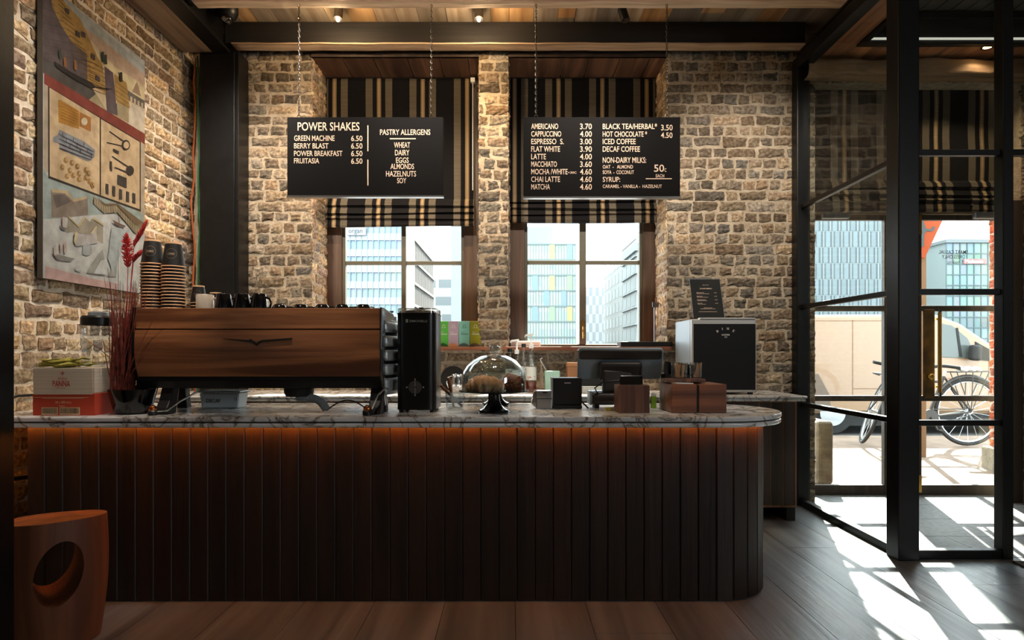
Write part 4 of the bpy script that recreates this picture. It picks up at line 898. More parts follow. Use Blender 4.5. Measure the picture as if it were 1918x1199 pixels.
for a,b in ((gx0+.012,gd+.02),(gx1-.034,gd+.02),(gx0+.012,gd+.22),(gx1-.034,gd+.22)): MB().box(a,a+.022,b,b+.022,CT,Z(768,gd)).build('foot',MATS['black_plastic'],t)
mb=MB(); f=lambda st,a,b,c,e:text(mb,st,lambda u,v:(X(a+(b-a)*u,gd),gd-.001,Z(e-(e-c)*v,gd)))
f('SIMONELLI',767,800,599.5,603.5); mb.add([(X(a,gd),gd-.001,Z(b,gd)) for a,b in ((760,598),(764.5,598),(764.5,604),(760,604))],[(0,1,2,3)])
cx,cz=X(777.5,gd),Z(725.5,gd); k=gd/F
def ring(R0,R1,s0=0,s1=2*PI,n=36):
    for i in range(n):
        a0,a1=s0+(s1-s0)*i/n,s0+(s1-s0)*(i+1)/n
        mb.add([(cx+k*R0*math.cos(a0),gd-.001,cz+k*R0*math.sin(a0)),(cx+k*R1*math.cos(a0),gd-.001,cz+k*R1*math.sin(a0)),(cx+k*R1*math.cos(a1),gd-.001,cz+k*R1*math.sin(a1)),(cx+k*R0*math.cos(a1),gd-.001,cz+k*R0*math.sin(a1))],[(0,1,2,3)])
for R in (11,8.3,5.8,3.4): ring(R,R+.55)
mb.add([(cx+k*a,gd-.0012,cz+k*b) for a,b in ((-.5,-15),(.5,-15),(.5,15),(-.5,15))],[(0,1,2,3)])
for a,b in ((0,15),(0,-15),(15.5,0),(-15.5,0)):
    mb.add([(cx+k*(a+1.5*math.cos(i*PI/5)),gd-.0012,cz+k*(b+1.5*math.sin(i*PI/5))) for i in range(10)],[tuple(range(10))])
mb.build('emblem',MATS['silver_letters'],t,recalc=False)
# ================================================================== tumbler with knives
jd=DC(768); jx=X(852,jd); t=thing('glass_jar','clear glass jar holding wooden handled knives beside the grinder','jar',(jx,jd,CT))
MB().lathe(jx,jd,[(0,CT+.008),(.045,CT+.006),(.046,CT+.001),(.05,CT+.01),(.053,CT+.085),(.055,CT+.09),(.055,CT+.1),(.052,CT+.1),(.05,CT+.09),(.047,CT+.014),(0,CT+.012)],36).build('glass',MATS['jar_glass'],t,smooth=True,recalc=False)
def knife(a,b,label,w_=.011):
    a,b=Vector(a),Vector(b); t=thing('knife',label,'knife',b,'wooden handled knives in the glass jar'); m_=a.lerp(b,.5); v=(a-m_).normalized()
    mb=MB(); pts=[m_+v*((a-m_).length*q) for q in (0,.1,.5,.9,1)]; mb.tube(pts,[.007,w_*.9,w_,w_,.006],8); mb.build('handle',MATS['knife_wood'],t,smooth=True)
    mb=MB(); u=v.cross(Vector((0,1,0))).normalized()*.008; mb.add([m_+u,m_-u,b-u*.4,b+u],[(0,1,2,3)]); mb.build('blade',MATS['steel'],t,thick=.0015)
knife((X(841,jd),jd-.03,Z(707,jd)),(X(850,jd),jd+.01,CT+.016),'upright wooden handled knife in the glass jar'); knife((X(824,jd),jd+.02,Z(722,jd)),(X(866,jd),jd+.01,CT+.02),'leaning wooden handled knife in the glass jar, handle to the left',.009)
# ================================================================== cake stands and pastries
def cake_stand(x,y,label,group):
    t=thing('cake_stand',label,'cake stand',(x,y,CT),group); zp=CT+.112
    MB().lathe(x,y,[(0,CT),(.082,CT),(.086,CT+.006),(.082,CT+.014),(.06,CT+.022),(.042,CT+.04),(.032,CT+.065),(.03,CT+.1),(.045,zp-.008),(.18,zp-.004),(.188,zp),(.188,zp+.005),(.0,zp+.003)],56).build('stand',mat('stand_black_%d'%int(y*10),(15,17,20),.1,coat=.5),t,smooth=True)
    k=zp+.004; pr=[(.172,k),(.172,k+.07),(.165,k+.10),(.145,k+.135),(.115,k+.162),(.07,k+.185),(.03,k+.195),(.016,k+.197)]
    d_=MB().lathe(x,y,pr+[(.014,k+.193),(.03,k+.191),(.07,k+.181),(.113,k+.158),(.142,k+.132),(.161,k+.099),(.168,k+.07),(.168,k)],56).build('glass_dome',MATS['clear_glass'],t,smooth=True,recalc=False)
    mb=MB(); mb.lathe(x,y,[(.012,k+.195),(.014,k+.205),(.024,k+.22),(.026,k+.238),(.02,k+.244),(0,k+.243)],24); mb.build('dome_knob',MATS['jar_glass'],d_,smooth=True)
    return t
sd_=3.46; sx=X(925,sd_); cake_stand(sx,sd_,'black glazed cake stand with glass dome covering croissants, nearest the viewer','glass domed cake stands on the bar')
cake_stand(X(929,3.95),3.95,'second black cake stand with glass dome, directly behind the croissant stand','glass domed cake stands on the bar')
mat('croissant',(244,226,200),.5,c2=(214,176,132),scale=22,bump=.4,attr=True); mat('dark_pastry',(176,128,96),.45,c2=(120,74,50),scale=24,bump=.5,attr=True)
def croissant(x,y,z,rot,L,R,m,label,ridges=7):
    mb=MB(); pts=[];rad=[]; n=56
    for i in range(n+1):
        u=i/n; a=(u-.5)*2.0; px=L*math.sin(a)*.62; py=L*(.62-math.cos(a)*.62)
        pts.append((x+px*math.cos(rot)-py*math.sin(rot),y+px*math.sin(rot)+py*math.cos(rot),0)); q=R*(max(.03,math.sin(PI*u)))**.75*(.60+.46*abs(math.sin(ridges*PI*u+.4))**.6); rad.append(q)
    pts=[(a,b,z+r_*.84) for (a,b,c),r_ in zip(pts,rad)]
    nf=len(mb.f); mb.tube(pts,rad,14)
    for q in range(n*14):
        u=(q//14+.5)/n; k=abs(math.sin(ridges*PI*u+.4)); mb.c[nf+q]=tuple(a*k+b*(1-k) for a,b in zip(*( ((.62,.34,.15),(1,.86,.62)) )))
    return tag(mb.build('croissant',m,smooth=True),label,'pastry','pastries under the glass dome')
zp=CT+.118
croissant(sx-.035,sd_-.09,zp,.08,.19,.043,MATS['croissant'],'golden croissant at the front under the glass dome')
croissant(sx-.06,sd_+.03,zp,2.9,.17,.043,MATS['croissant'],'golden croissant behind the front one under the glass dome'); croissant(sx+.098,sd_-.02,zp,-.6,.11,.05,MATS['dark_pastry'],'dark brown pastry at the right under the glass dome',9)
# ================================================================== till area
nd=DC(767); x0,x1=X(1005,nd),X(1034,nd); t=thing('metal_dispenser','small shiny metal box with black slot beside the black printer','dispenser',((x0+x1)/2,nd+.04,CT))
MB().box(x0,x1,nd,nd+.1,CT+.004,CT+.062).build('lower_case',MATS['steel'],t,bevel=.004); MB().box(x0-.001,x1+.001,nd-.004,nd+.1,CT+.064,CT+.105).build('upper_case',MATS['steel'],t,bevel=.004)
MB().box(x0+.034,x0+.06,nd-.006,nd,CT+.092,CT+.1).build('slot',MATS['ink'],t); mb=MB(); mb.prism([(x0-.03,CT+.03),(x0,CT+.004),(x0,CT+.105),(x0-.012,CT+.1)],'y',nd+.01,nd+.095); mb.build('side_cover',MATS['chrome'],t,bevel=.003)
rd=DC(766); x0,x1=X(1036,rd),X(1090,rd); zt_=Z(708,rd); t=thing('receipt_printer','black receipt printer on the bar between the metal box and the till screen','printer',((x0+x1)/2,rd+.07,CT))
MB().box(x0,x1,rd,rd+.14,CT+.02,zt_).build('case',MATS['black_matte'],t,bevel=.006); MB().box(x0-.008,x1,rd-.015,rd+.145,CT+.003,CT+.02).build('base',MATS['black_plastic'],t,bevel=.003)
MB().box(X(1057,rd),X(1069,rd),rd-.002,rd,Z(718.5,rd),Z(716.5,rd)).build('badge',MATS['silver_letters'],t); MB().box(x0-.006,x0,rd-.002,rd+.142,CT+.02,zt_+.002).build('side_trim',MATS['grey_plastic'],t)
mb=MB(); mb.tube([(x1-.01,rd+.03,CT+.05),(x1+.02,rd-.0,CT+.02),(x1+.03,rd-.03,CT+.008)],.005,8); mb.build('cord',MATS['black_plastic'],t,smooth=True)
# till
kd=3.72; mat('till_grey',(132,150,162),.3,.1); mat('till_dark',(44,40,38),.4)
t=thing('till','grey touch screen till seen from behind, on a curved stand','till',(X(1150,kd),kd+.05,CT))
xl,xr=X(1083,kd),X(1241,kd); z0,z1=Z(708,kd),Z(657,kd); w_=xr-xl
M_=Matrix.Translation((X(1161,kd),kd,(z0+z1)/2))@Euler((math.radians(24),0,math.radians(-4))).to_matrix().to_4x4()
def TP(a,b,c): return tuple(M_@Vector((a,b,c)))
def slab(w2,h2,r,y0,y1,dz=0):
    pts=[]
    for cx,cz,a0 in ((w2-r,h2-r,0),(-w2+r,h2-r,PI/2),(-w2+r,-h2+r,PI),(w2-r,-h2+r,1.5*PI)):
        for i in range(6): a=a0+PI/2*i/5; pts.append((cx+r*math.cos(a),cz+r*math.sin(a)+dz))
    m=MB(); n=len(pts); m.add([TP(a,y0,b) for a,b in pts]+[TP(a,y1,b) for a,b in pts],[tuple(range(n)),tuple(range(2*n-1,n-1,-1))]+[(i,(i+1)%n,n+(i+1)%n,n+i) for i in range(n)]); return m
hh=.098
slab(w_/2,hh,.02,0,.022).build('screen_back',MATS['till_grey'],t,bevel=.006); slab(w_/2-.006,hh-.006,.016,.022,.026).build('screen',MATS['black_gloss'],t)
slab(w_/2-.008,.03,.016,-.014,.002,hh-.034).build('top_band',MATS['till_dark'],t,bevel=.008); slab(.125,.055,.02,-.045,.002,-.03).build('hinge_cover',MATS['till_dark'],t,bevel=.018)
xc=X(1160,kd); mb=MB(); mb.prism([(kd-.045,CT+.09),(kd+.02,CT+.09),(kd+.02,z0+.05),(kd-.03,z0+.05)],'x',xc-.10,xc+.07); mb.build('neck',MATS['till_dark'],t,bevel=.012)
mb=MB(); xb0,xb1=X(1107,kd),X(1212,kd); pr=[(kd-.05,CT+.02),(kd-.07,CT+.05),(kd-.06,CT+.085),(kd-.02,CT+.1),(kd+.09,CT+.1),(kd+.11,CT+.02)]; mb.prism(pr,'x',xb0,xb1); mb.build('base',MATS['till_dark'],t,bevel=.014,seg=3)
mb=MB(); mb.prism([(a+(.006 if i<3 else -.006),b) for i,(a,b) in enumerate(pr)],'x',xb0-.012,xb0+.002); mb.build('base_end',MATS['till_grey'],t,bevel=.005)
for xx in (xb0+.03,xb1-.03): MB().box(xx-.012,xx+.012,kd-.04,kd+.09,CT,CT+.022).build('foot',MATS['ink'],t)
mb=MB(); mb.tube([(xb0+.03,kd-.05,CT+.09),(xb0+.01,kd-.085,CT+.12),(xb0+.06,kd-.08,CT+.155),(xb0+.18,kd-.06,CT+.165)],.004,8); mb.build('cord',MATS['black_plastic'],t,smooth=True)
for i,(px,c) in enumerate(((1128,(210,216,218)),(1140,(206,190,60)),(1148,(206,212,214)))):
    x=X(px,3.55); tag(MB().box(x-.014,x+.012,3.545,3.575,CT+.0,CT+.018).build('cable_plug',mat('plug_%d'%i,c,.4),bevel=.003),['white cable plug left of the yellow one in front of the till','yellow cable plug in front of the till','white cable plug right of the yellow one in front of the till'][i],'plug','small plugs in front of the till')
# wooden block with card reader
bd=DC(774); x0,x1=X(1158,bd),X(1217,bd); zt_=Z(722,bd); mb=MB(); mb.box(x0,x1,bd,bd+.14,CT,zt_); tag(mb.build('wooden_box',MATS['caddy_wood_up'],bevel=.003),'upright dark wooden box in front of the till, carrying the black card holder','box')
x0,x1=X(1162,bd+.03),X(1205,bd+.03); t=thing('card_stand','black plastic card holder standing on the upright wooden box','stand',((x0+x1)/2,bd+.05,zt_)); mb=MB(); mb.obox(((x0+x1)/2,bd+.05,zt_+.026),x1-x0,.02,.05,(-.25,0,0)); mb.build('holder',MATS['black_gloss'],t,bevel=.006)
MB().box(x0+.01,x1-.01,bd+.035,bd+.1,zt_,zt_+.006).build('base',MATS['black_plastic'],t)
ed=3.70; x0,x1=X(1219,ed),X(1229,ed); t=thing('green_packet','small green packet standing between the wooden boxes','packet',((x0+x1)/2,ed,CT)); MB().box(x0,x1,ed-.01,ed+.01,CT,CT+.07).build('packet_body',mat('packet_green',(120,160,40),.6),t,bevel=.002); MB().obox(((x0+x1)/2,ed,CT+.078),x1-x0,.012,.02,(0,.5,0)).build('crumpled_top',MATS['white_plastic'],t)
# caddy
ad=DC(774); x0,x1=X(1258,ad),X(1361,ad); zt_=Z(720,ad); t=thing('wooden_caddy','two-bay walnut caddy box on the rounded end of the marble counter','box',((x0+x1)/2,ad+.14,CT))
xm=X(1307,ad)
MB().box(x0,xm-.006,ad,ad+.28,CT+.002,zt_).build('compartment',MATS['caddy_wood'],t,bevel=.003); MB().box(xm+.006,x1,ad,ad+.28,CT+.002,zt_).build('compartment',MATS['caddy_wood'],t,bevel=.003); MB().box(xm-.006,xm+.006,ad+.008,ad+.275,CT+.001,zt_-.004).build('divider',MATS['ink'],t)
mb=MB(); mb.obox((x0+.06,ad+.09,zt_+.004),.10,.15,.004,(0,.02,.2)); tag(mb.build('napkin',MATS['white_plastic']),'white napkins lying on the wooden caddy under the stirrer tray','napkin')
x2,x3=X(1247,ad+.1),X(1318,ad+.1); tag(MB().box(x2,x3,ad+.06,ad+.2,zt_+.007,zt_+.026).build('wooden_tray',MATS['caddy_wood_up'],bevel=.004),'small wooden tray on the caddy, under the stirrer glasses','tray')
ty=zt_+.0265
for q,(px,r,lab) in enumerate(((1272,.042,'left glass tumbler of wooden stirrers on the wooden tray'),(1303,.03,'right glass tumbler of wooden stirrers on the wooden tray'))):
    x=X(px,ad+.1); y=ad+.1; t=thing('tumbler',lab,'glass',(x,y,ty),'glass tumblers on the wooden tray'); hh2=.088
    MB().lathe(x,y,[(0,ty+.006),(r-.004,ty+.005),(r,ty+.012),(r+.003,ty+hh2),(r+.001,ty+hh2),(r-.002,ty+.012)],28).build('glass',MATS['jar_glass'],t,smooth=True,recalc=False)
    rr=random.Random(q+4)
    for i in range(20 if q==0 else 11):
        a=rr.uniform(0,2*PI); b=r*.7*rr.random()**.5; lx=rr.uniform(-.006,.022)*(1 if q==0 else .8)+ (.01 if q else -.01); mb=MB(); p0=Vector((x+b*math.cos(a)*.8,y+b*math.sin(a)*.8,ty+.008)); p1=p0+Vector((lx,rr.uniform(-.008,.008),rr.uniform(.062,.078)))
        ax=(p1-p0); mb.obox((p0+p1)/2,.006,.002,ax.length,(0,math.atan2(ax.x,ax.z),0)); tag(mb.build('wooden_stirrer',MATS['stick_wood']),'thin wooden stirrer standing in the %s glass tumbler on the tray'%('left' if q==0 else 'right'),'stirrer','wooden stirrers in the %s tumbler'%('left' if q==0 else 'right'))
x=X(1265,ad+.16)
for i in range(11):
    xx=x-.035+.0145*i; mb=MB(); r=.05; n=22; cz=zt_+.001+r+.022-.0022*i; ang=.35
    vs=[(xx+dx*math.cos(ang)+.012*0,ad+.235+r*math.cos(2*PI*k/n),cz+r*math.sin(2*PI*k/n)) for dx in (0,.009) for k in range(n)]
    mb.add(vs,[tuple(range(n)),tuple(range(2*n-1,n-1,-1))]+[(k,(k+1)%n,n+(k+1)%n,n+k) for k in range(n)]); tag(mb.build('cup_lid',MATS['black_gloss']),'black plastic cup lid standing in the row behind the wooden stirrers','lid','black cup lids behind the stirrers')
tag(MB().box(x-.05,x+.15,ad+.182,ad+.188,zt_+.001,zt_+.045).box(x-.05,x+.15,ad+.282,ad+.288,zt_+.001,zt_+.045).box(x-.05,x+.15,ad+.188,ad+.282,zt_+.001,zt_+.006).build('lid_holder',MATS['black_plastic']),'low black holder for the cup lids at the back of the caddy','holder')
# ================================================================== back counter things
yy=5.36
px0=X(848,yy); tag(MB().cyl((px0,yy+.03,CT+.105),(px0,yy+.045,CT+.105),.105,n=40).build('round_tray',MATS['black_matte'],bevel=.004),'round black tray standing on edge against the brick behind the milk jug','tray')
md_=5.15; x=X(857,md_); t=thing('milk_jug','stainless steel milk jug on the back counter in front of the round black tray','jug',(x,md_,CT))
MB().lathe(x,md_,[(0,CT+.002),(.05,CT+.002),(.054,CT+.01),(.05,CT+.09),(.046,CT+.12),(.049,CT+.15),(.046,CT+.15),(.043,CT+.12)],32).build('body',MATS['chrome'],t,smooth=True)
mb=MB(); mb.tube([(x-.046,md_-.01,CT+.135),(x-.078,md_-.02,CT+.125),(x-.085,md_-.02,CT+.08),(x-.07,md_-.015,CT+.04),(x-.05,md_-.01,CT+.03)],.005,8); mb.build('handle',MATS['chrome'],t,smooth=True)
bz=CT+.026; tag(MB().box(X(930,5.25),X(1023,5.25),5.14,5.36,CT+.001,bz-.001).build('wooden_board',MATS['caddy_wood_up'],bevel=.004),'dark wooden board under the syrup bottles on the back counter','board')
mat('label_pale',(204,208,206),.6); mat('syrup_red',(120,36,26),.2); mat('syrup_amber',(214,150,80),.2)
def bottle(px,d,top,lab,pump,liquid,sc=1.0,cap=None):
    x=X(px,d); t=thing('syrup_bottle',lab,'bottle',(x,d,bz),'syrup bottles on the back counter'); r=.042*sc; h=top
    MB().lathe(x,d,[(0,bz),(r-.004,bz),(r,bz+.006),(r,bz+h*.56),(r*.92,bz+h*.66),(r*.5,bz+h*.80),(r*.36,bz+h*.86),(r*.36,bz+h)],28).build('glass',MATS['jar_glass'],t,smooth=True,recalc=False)
    MB().lathe(x,d,[(0,bz+.003),(r-.004,bz+.003),(r-.003,bz+h*.18),(0,bz+h*.18)],24).build('syrup',liquid,t,smooth=True)
    mb=MB(); mb.grid(lambda u,v:(x+(r+.001)*math.cos(-PI/2-1.2+2.4*u),d+(r+.001)*math.sin(-PI/2-1.2+2.4*u),bz+h*(.22+.32*v)),12,1); l=mb.build('label',MATS['label_pale'],t,recalc=False)
    mb=MB(); rr=random.Random(px)
    for i in range(7):
        u,v=rr.uniform(.15,.85),rr.choice((rr.uniform(.05,.3),rr.uniform(.7,.95))); a=-PI/2-1.2+2.4*u; c=Vector((x+(r+.002)*math.cos(a),d+(r+.002)*math.sin(a),bz+h*(.22+.32*v))); mb.add([c+Vector((.005*math.cos(k*PI/4)*1,0,.005*math.sin(k*PI/4))) for k in range(8)],[tuple(range(8))])
    mb.build('berry_print',mat('berry_%d'%px,(176,100,76),.6),l,recalc=False)
    if pump:
        mb=MB(); z=bz+h; mb.cyl((x,d,z-.005),(x,d,z+.03),.018,n=16); mb.cyl((x,d,z+.03),(x,d,z+.10),.007,n=10); mb.obox((x-.012,d,z+.105),.06,.02,.016,(0,-.15,0)); mb.tube([(x-.035,d,z+.108),(x-.048,d,z+.1),(x-.05,d,z+.085)],.005,6); mb.build('pump',MATS['white_plastic'],t,smooth=True)
    else: MB().cyl((x,d,bz+h),(x,d,bz+h+.03),.019,n=16).build('cap',MATS['black_plastic'],t,smooth=True)
bottle(995,5.22,.335,'syrup bottle with pump and berry label, rightmost of the bottles',1,MATS['syrup_red'],1.05); bottle(968,5.2,.29,'clear syrup bottle with white curved pump, behind the glass dome',1,MATS['syrup_amber'])
bottle(955,5.32,.30,'syrup bottle with black cap, leftmost behind the glass dome',0,MATS['syrup_red'],.9); bottle(981,5.31,.34,'amber syrup bottle between the two pump bottles, half hidden',0,MATS['syrup_amber'],.9)
x=X(1034,5.2); mat('mint',(150,186,172),.5); t=thing('mint_pot','square mint green pot of packets on the back counter behind the printer','pot',(x,5.2,CT))
mb=MB(); mb.box(x-.06,x+.06,5.14,5.26,CT+.001,CT+.175); mb.build('pot_body',MATS['mint'],t,bevel=.006); MB().box(x-.052,x+.052,5.148,5.252,CT+.1755,CT+.177).build('opening',MATS['ink'],t)
for i,(a,c) in enumerate(((-.55,(60,54,48)),(-.45,(214,206,192)))):
    tag(MB().obox((x-.055-.01*i,5.19+.02*i,CT+.225),.024,.004,.11,(0,a,0)).build('sachet',mat('sachet_%d'%i,c,.5)),('dark sachet sticking out of the mint green pot','pale sachet sticking out of the mint green pot')[i],'sachet','sachets in the mint green pot')
x=X(1074,5.3); t=thing('brown_paper_box','brown box on the back counter behind the till screen','box',(x,5.3,CT)); MB().box(x-.055,x+.09,5.24,5.36,CT,Z(680,5.25)).build('box_body',mat('kraft',(150,104,70),.8),t,bevel=.003); MB().box(x-.058,x+.093,5.237,5.363,Z(680,5.25)-.03,Z(680,5.25)+.004).build('box_lid',mat('kraft_lid',(164,116,80),.8),t,bevel=.003)
x=X(1112,5.15); tag(MB().box(x-.1,x+.11,5.1,5.3,CT+.056,CT+.15).build('black_box',MATS['black_matte'],bevel=.005),'black box on the stacked paper behind the till neck','box')
for i in range(4): tag(MB().box(x-.095,x+.105,5.09,5.3,CT+.001+.014*i,CT+.013+.014*i).build('paper_stack',MATS['label_pale'],bevel=.001),['lowest','second lowest','second highest','topmost'][i]+' of the pale flat packs stacked under the black box behind the till','pack','pale packs behind the till')
# coffee bags on the left sill
BG=[(823,840,(84,176,70),(30,90,40),'bright green coffee bag, leftmost on the window sill'),(840.5,859,(170,150,172),(190,130,92),'lilac coffee bag on the window sill between green and teal'),(860.5,879.5,(124,190,178),(70,96,94),'teal coffee bag on the window sill beside the olive one'),(881,901,(132,132,18),(86,70,58),'olive coffee bag, rightmost on the window sill')]
bgd=5.47
for i,(a,b,c,c2,lab) in enumerate(BG):
    x0,x1=X(a-1,bgd),X(b,bgd); w_=x1-x0; zs=1.3325; zt2=Z(601.5,bgd); t=thing('coffee_bag',lab,'bag',((x0+x1)/2,bgd+.03,zs),'coffee bags on the left window sill')
    mb=MB(); mb.add([(x0,bgd,zs),(x1,bgd,zs),(x1,bgd+.07,zs),(x0,bgd+.07,zs),(x0,bgd+.012,zt2),(x1,bgd+.012,zt2),(x1,bgd+.03,zt2),(x0,bgd+.03,zt2)],[(3,2,1,0),(4,5,6,7),(0,1,5,4),(1,2,6,5),(2,3,7,6),(3,0,4,7)]); mb.build('bag_body',mat('bag_%d'%i,c,.5),t,bevel=.004)
    hgt=zt2-zs; on=lambda u,v,e=.0015:(x0+w_*u,bgd+.012*v-e,zs+hgt*v)
    mb=MB(); mb.add([on(.03,.01)]+[on(.03+.94*k/10,.03+.11*math.sin(PI*(.15+.8*k/10))) for k in range(11)]+[on(.97,.01)],[tuple(range(13))]); mb.build('base_patch',mat('bagp_%d'%i,c2,.6),t,recalc=False)
    mb=MB()
    for k in range(20):
        a0=-.9+(PI+1.8)*k/20; a1=-.9+(PI+1.8)*(k+.8)/20
        mb.add([on(.5+.15*math.cos(q)*r,.80+.062*math.sin(q)*r) for q,r in ((a0,1),(a1,1),(a1,.72),(a0,.72))],[(0,1,2,3)])
    for v,u0,u1 in ((.735,.25,.75),(.735,.25,.75),(.50,.18,.86),(.47,.18,.86),(.56,.2,.5)): mb.add([on(u0,v),on(u1,v),on(u1,v+.012),on(u0,v+.012)],[(0,1,2,3)])
    mb.build('print',mat('bagl_%d'%i,(220,224,214) if i!=2 else (60,80,80),.6),t,recalc=False)
# things on the right sill
tag(MB().box(X(1160,5.5),X(1259,5.45),5.43,5.62,1.3325,1.375).build('flat_tray',MATS['black_matte'],bevel=.004),'long flat black tray on the right window sill','tray')
tag(MB().box(X(956,5.75),X(1012,5.75),5.66,5.86,1.3325,1.385).build('white_towel',MATS['white_plastic'],bevel=.015),'folded white towel on the left end of the right window sill','towel')
x=X(1226,5.72); t=thing('wire_sign_stand','thin metal stand with a small clip at the right end of the window sill','stand',(x,5.72,1.3325)); zt2=Z(572,5.72)
mb=MB(); mb.cyl((x,5.72,1.334),(x,5.72,zt2-.02),.007,n=10); mb.lathe(x,5.72,[(0,1.3335),(.04,1.3335),(.04,1.338),(0,1.34)],20); mb.build('rod',MATS['steel'],t,smooth=True); MB().box(x-.02,x+.035,5.71,5.73,zt2-.02,zt2+.03).build('clip',MATS['dark_chrome'],t,bevel=.002)
# ================================================================== fridge
fd=4.90; x0,x1=X(1296,fd),X(1417,fd); z0,zt3=CT+.018,Z(598,fd); t=thing('mini_fridge','small black fridge with silver trim on the back counter by the right wall','fridge',((x0+x1)/2,fd+.2,CT)); mat('fridge_side',(150,160,168),.4,.3); mat('fridge_trim',(176,174,170),.4,.3)
MB().box(x0,x1,fd+.05,5.40,z0,zt3).build('cabinet',MATS['fridge_side'],t,bevel=.006)
d_=MB().box(x0,x1,fd,fd+.046,z0,zt3).build('door',MATS['fridge_trim'],t,bevel=.006); MB().box(x0+.012,x1-.008,fd-.003,fd+.002,z0+.018,zt3-.036).build('door_panel',mat('fridge_black',(13,13,14),.6,spec=.3),d_,bevel=.001)
MB().box(x0+.06,x1-.01,fd-.004,fd+.05,zt3-.001,zt3+.012).build('worktop_edge',MATS['fridge_trim'],t,bevel=.003)
for a in (x0+.03,x1-.05): MB().box(a,a+.03,fd+.02,fd+.06,CT+.001,z0).build('foot',MATS['ink'],t)
mb=MB(); q=lambda a,b:(X(1320+a/23.975,fd),fd-.0045,Z(600+b/23.975,fd))
for st,a,b,c,e in (('COFFEE',755,1108,622,692),('CO',882,995,722,790)): text(mb,st,lambda u,v:q(a+(b-a)*u,e-(e-c)*v))
def glyph(cx,cy,rot,sc,polys):
    c,s=math.cos(rot),math.sin(rot)
    for P in polys: mb.poly([q(cx+sc*(a*c-b*s),cy-sc*(a*s+b*c)) for a,b in P])
sf=lambda x0,x1,y0,y1:[(x0,y0),(x1,y0),(x1,y1),(x0,y1)]
Dg=[sf(-38,-14,-50,50),sf(-50,0,44,50),sf(-50,0,-50,-44)]+[[(0+34*math.cos(a)*1.0,50*math.sin(a)),(0+34*math.cos(b),50*math.sin(b)),(-2+14*math.cos(b),44*math.sin(b)),(-2+14*math.cos(a),44*math.sin(a))] for a,b in [(-PI/2+PI*i/10,-PI/2+PI*(i+1)/10) for i in range(10)]]
Ig=[sf(-12,12,-50,50),sf(-24,24,44,50),sf(-24,24,-50,-44)]
Mg=[sf(-48,-40,-50,50),sf(22,46,-50,50),[(-52,50),(-26,50),(4,-50),(-10,-50)],[(-2,-50),(4,-50),(30,50),(22,50)],sf(-58,-30,-50,-44),sf(14,56,-50,-44),sf(24,56,44,50),sf(-56,-30,44,50)]
Eg=[sf(-34,-10,-50,50),sf(-44,36,44,50),sf(-44,36,-50,-44),sf(-12,16,-4,4),[(36,50),(36,22),(30,22),(24,46)],[(36,-50),(36,-22),(30,-22),(24,-46)],sf(14,20,-16,16)]
glyph(566,490,.58,1.05,Dg); glyph(786,385,.2,.98,Ig); glyph(1030,375,-.08,1.0,Mg); glyph(1290,480,-.55,1.1,Eg)
mb.build('lettering',MATS['white_letters'],d_,recalc=False)
# shake menu card
cx_=4.99; t=thing('menu_card','black shake menu card in a clear stand on top of the mini fridge','sign',(X(1326,cx_),cx_,zt3+.012))
A=[(1299.5,596.5),(1357,596.5),(1351.5,522),(1295.3,522)]
mc=lambda u,v,e=0:(X((A[0][0]*(1-u)+A[1][0]*u)*(1-v)+(A[3][0]*(1-u)+A[2][0]*u)*v,cx_),cx_+.05*v-e,Z(596.5-74.5*v,cx_))
mb=MB(); mb.add([mc(0,0),mc(1,0),mc(1,1),mc(0,1)],[(0,1,2,3)]); mb.build('card',mat('card_black',(16,13,12),.6,spec=.3),t,thick=.002,recalc=False)
mb=MB(); mb.add([mc(-.02,0,.003),mc(1.02,0,.003),mc(1.02,1.015,.003),mc(-.02,1.015,.003)],[(0,1,2,3)]); mb.build('clear_cover',MATS['pane_glass'],t,recalc=False)
mb=MB()
mb.add([mc(-.03,0),mc(-.01,0),mc(-.01,1.01),mc(-.03,1.01)],[(0,1,2,3)]); mb.add([mc(1.005,0),mc(1.02,0),mc(1.02,1.01),mc(1.005,1.01)],[(0,1,2,3)]); mb.add([mc(-.03,1.005),mc(1.02,1.005),mc(1.02,1.02),mc(-.03,1.02)],[(0,1,2,3)]); mb.build('stand_edge',MATS['steel'],t,recalc=False)
mb=MB(); 
def ct(st,u0,u1,v0,v1): text(mb,st,lambda u,v:mc(u0+(u1-u0)*u,v0+(v1-v0)*v,.0045))
ct('SHAKE MENU',.30,.70,.745,.775); ct('DIME COFFEE',.40,.60,.845,.857)
for i,(n_,e) in enumerate((('GREEN MACHINE',.42),('BERRY BLAST',.36),('POWER BREAKFAST',.46),('FRUITASIA',.33))): v=.645-i*.09; ct(n_,.17,e,v,v+.018); ct('6.50',.75,.84,v,v+.018); mb.add([mc(.17,v-.02,.0045),mc(.17+.42-.05*i,v-.02,.0045),mc(.17+.42-.05*i,v-.014,.0045),mc(.17,v-.014,.0045)],[(0,1,2,3)])
for a,b,v in ((.36,.64,.265),(.25,.74,.238),(.18,.78,.165)): mb.add([mc(a,v,.0045),mc(b,v,.0045),mc(b,v+.007,.0045),mc(a,v+.007,.0045)],[(0,1,2,3)])
mb.build('lettering',MATS['cream_letters'],t,recalc=False)
MB().box(X(1301,cx_),X(1356,cx_),cx_-.012,cx_+.05,zt3+.0005,zt3+.003).build('stand_base',MATS['clear_glass'],t)
def omat(name,c,*a,**k):
    if k.get('c2'): k['c2']=tuple(v*.82 for v in k['c2'])
    return mat(name,tuple(v*.82 for v in c),*a,**k)
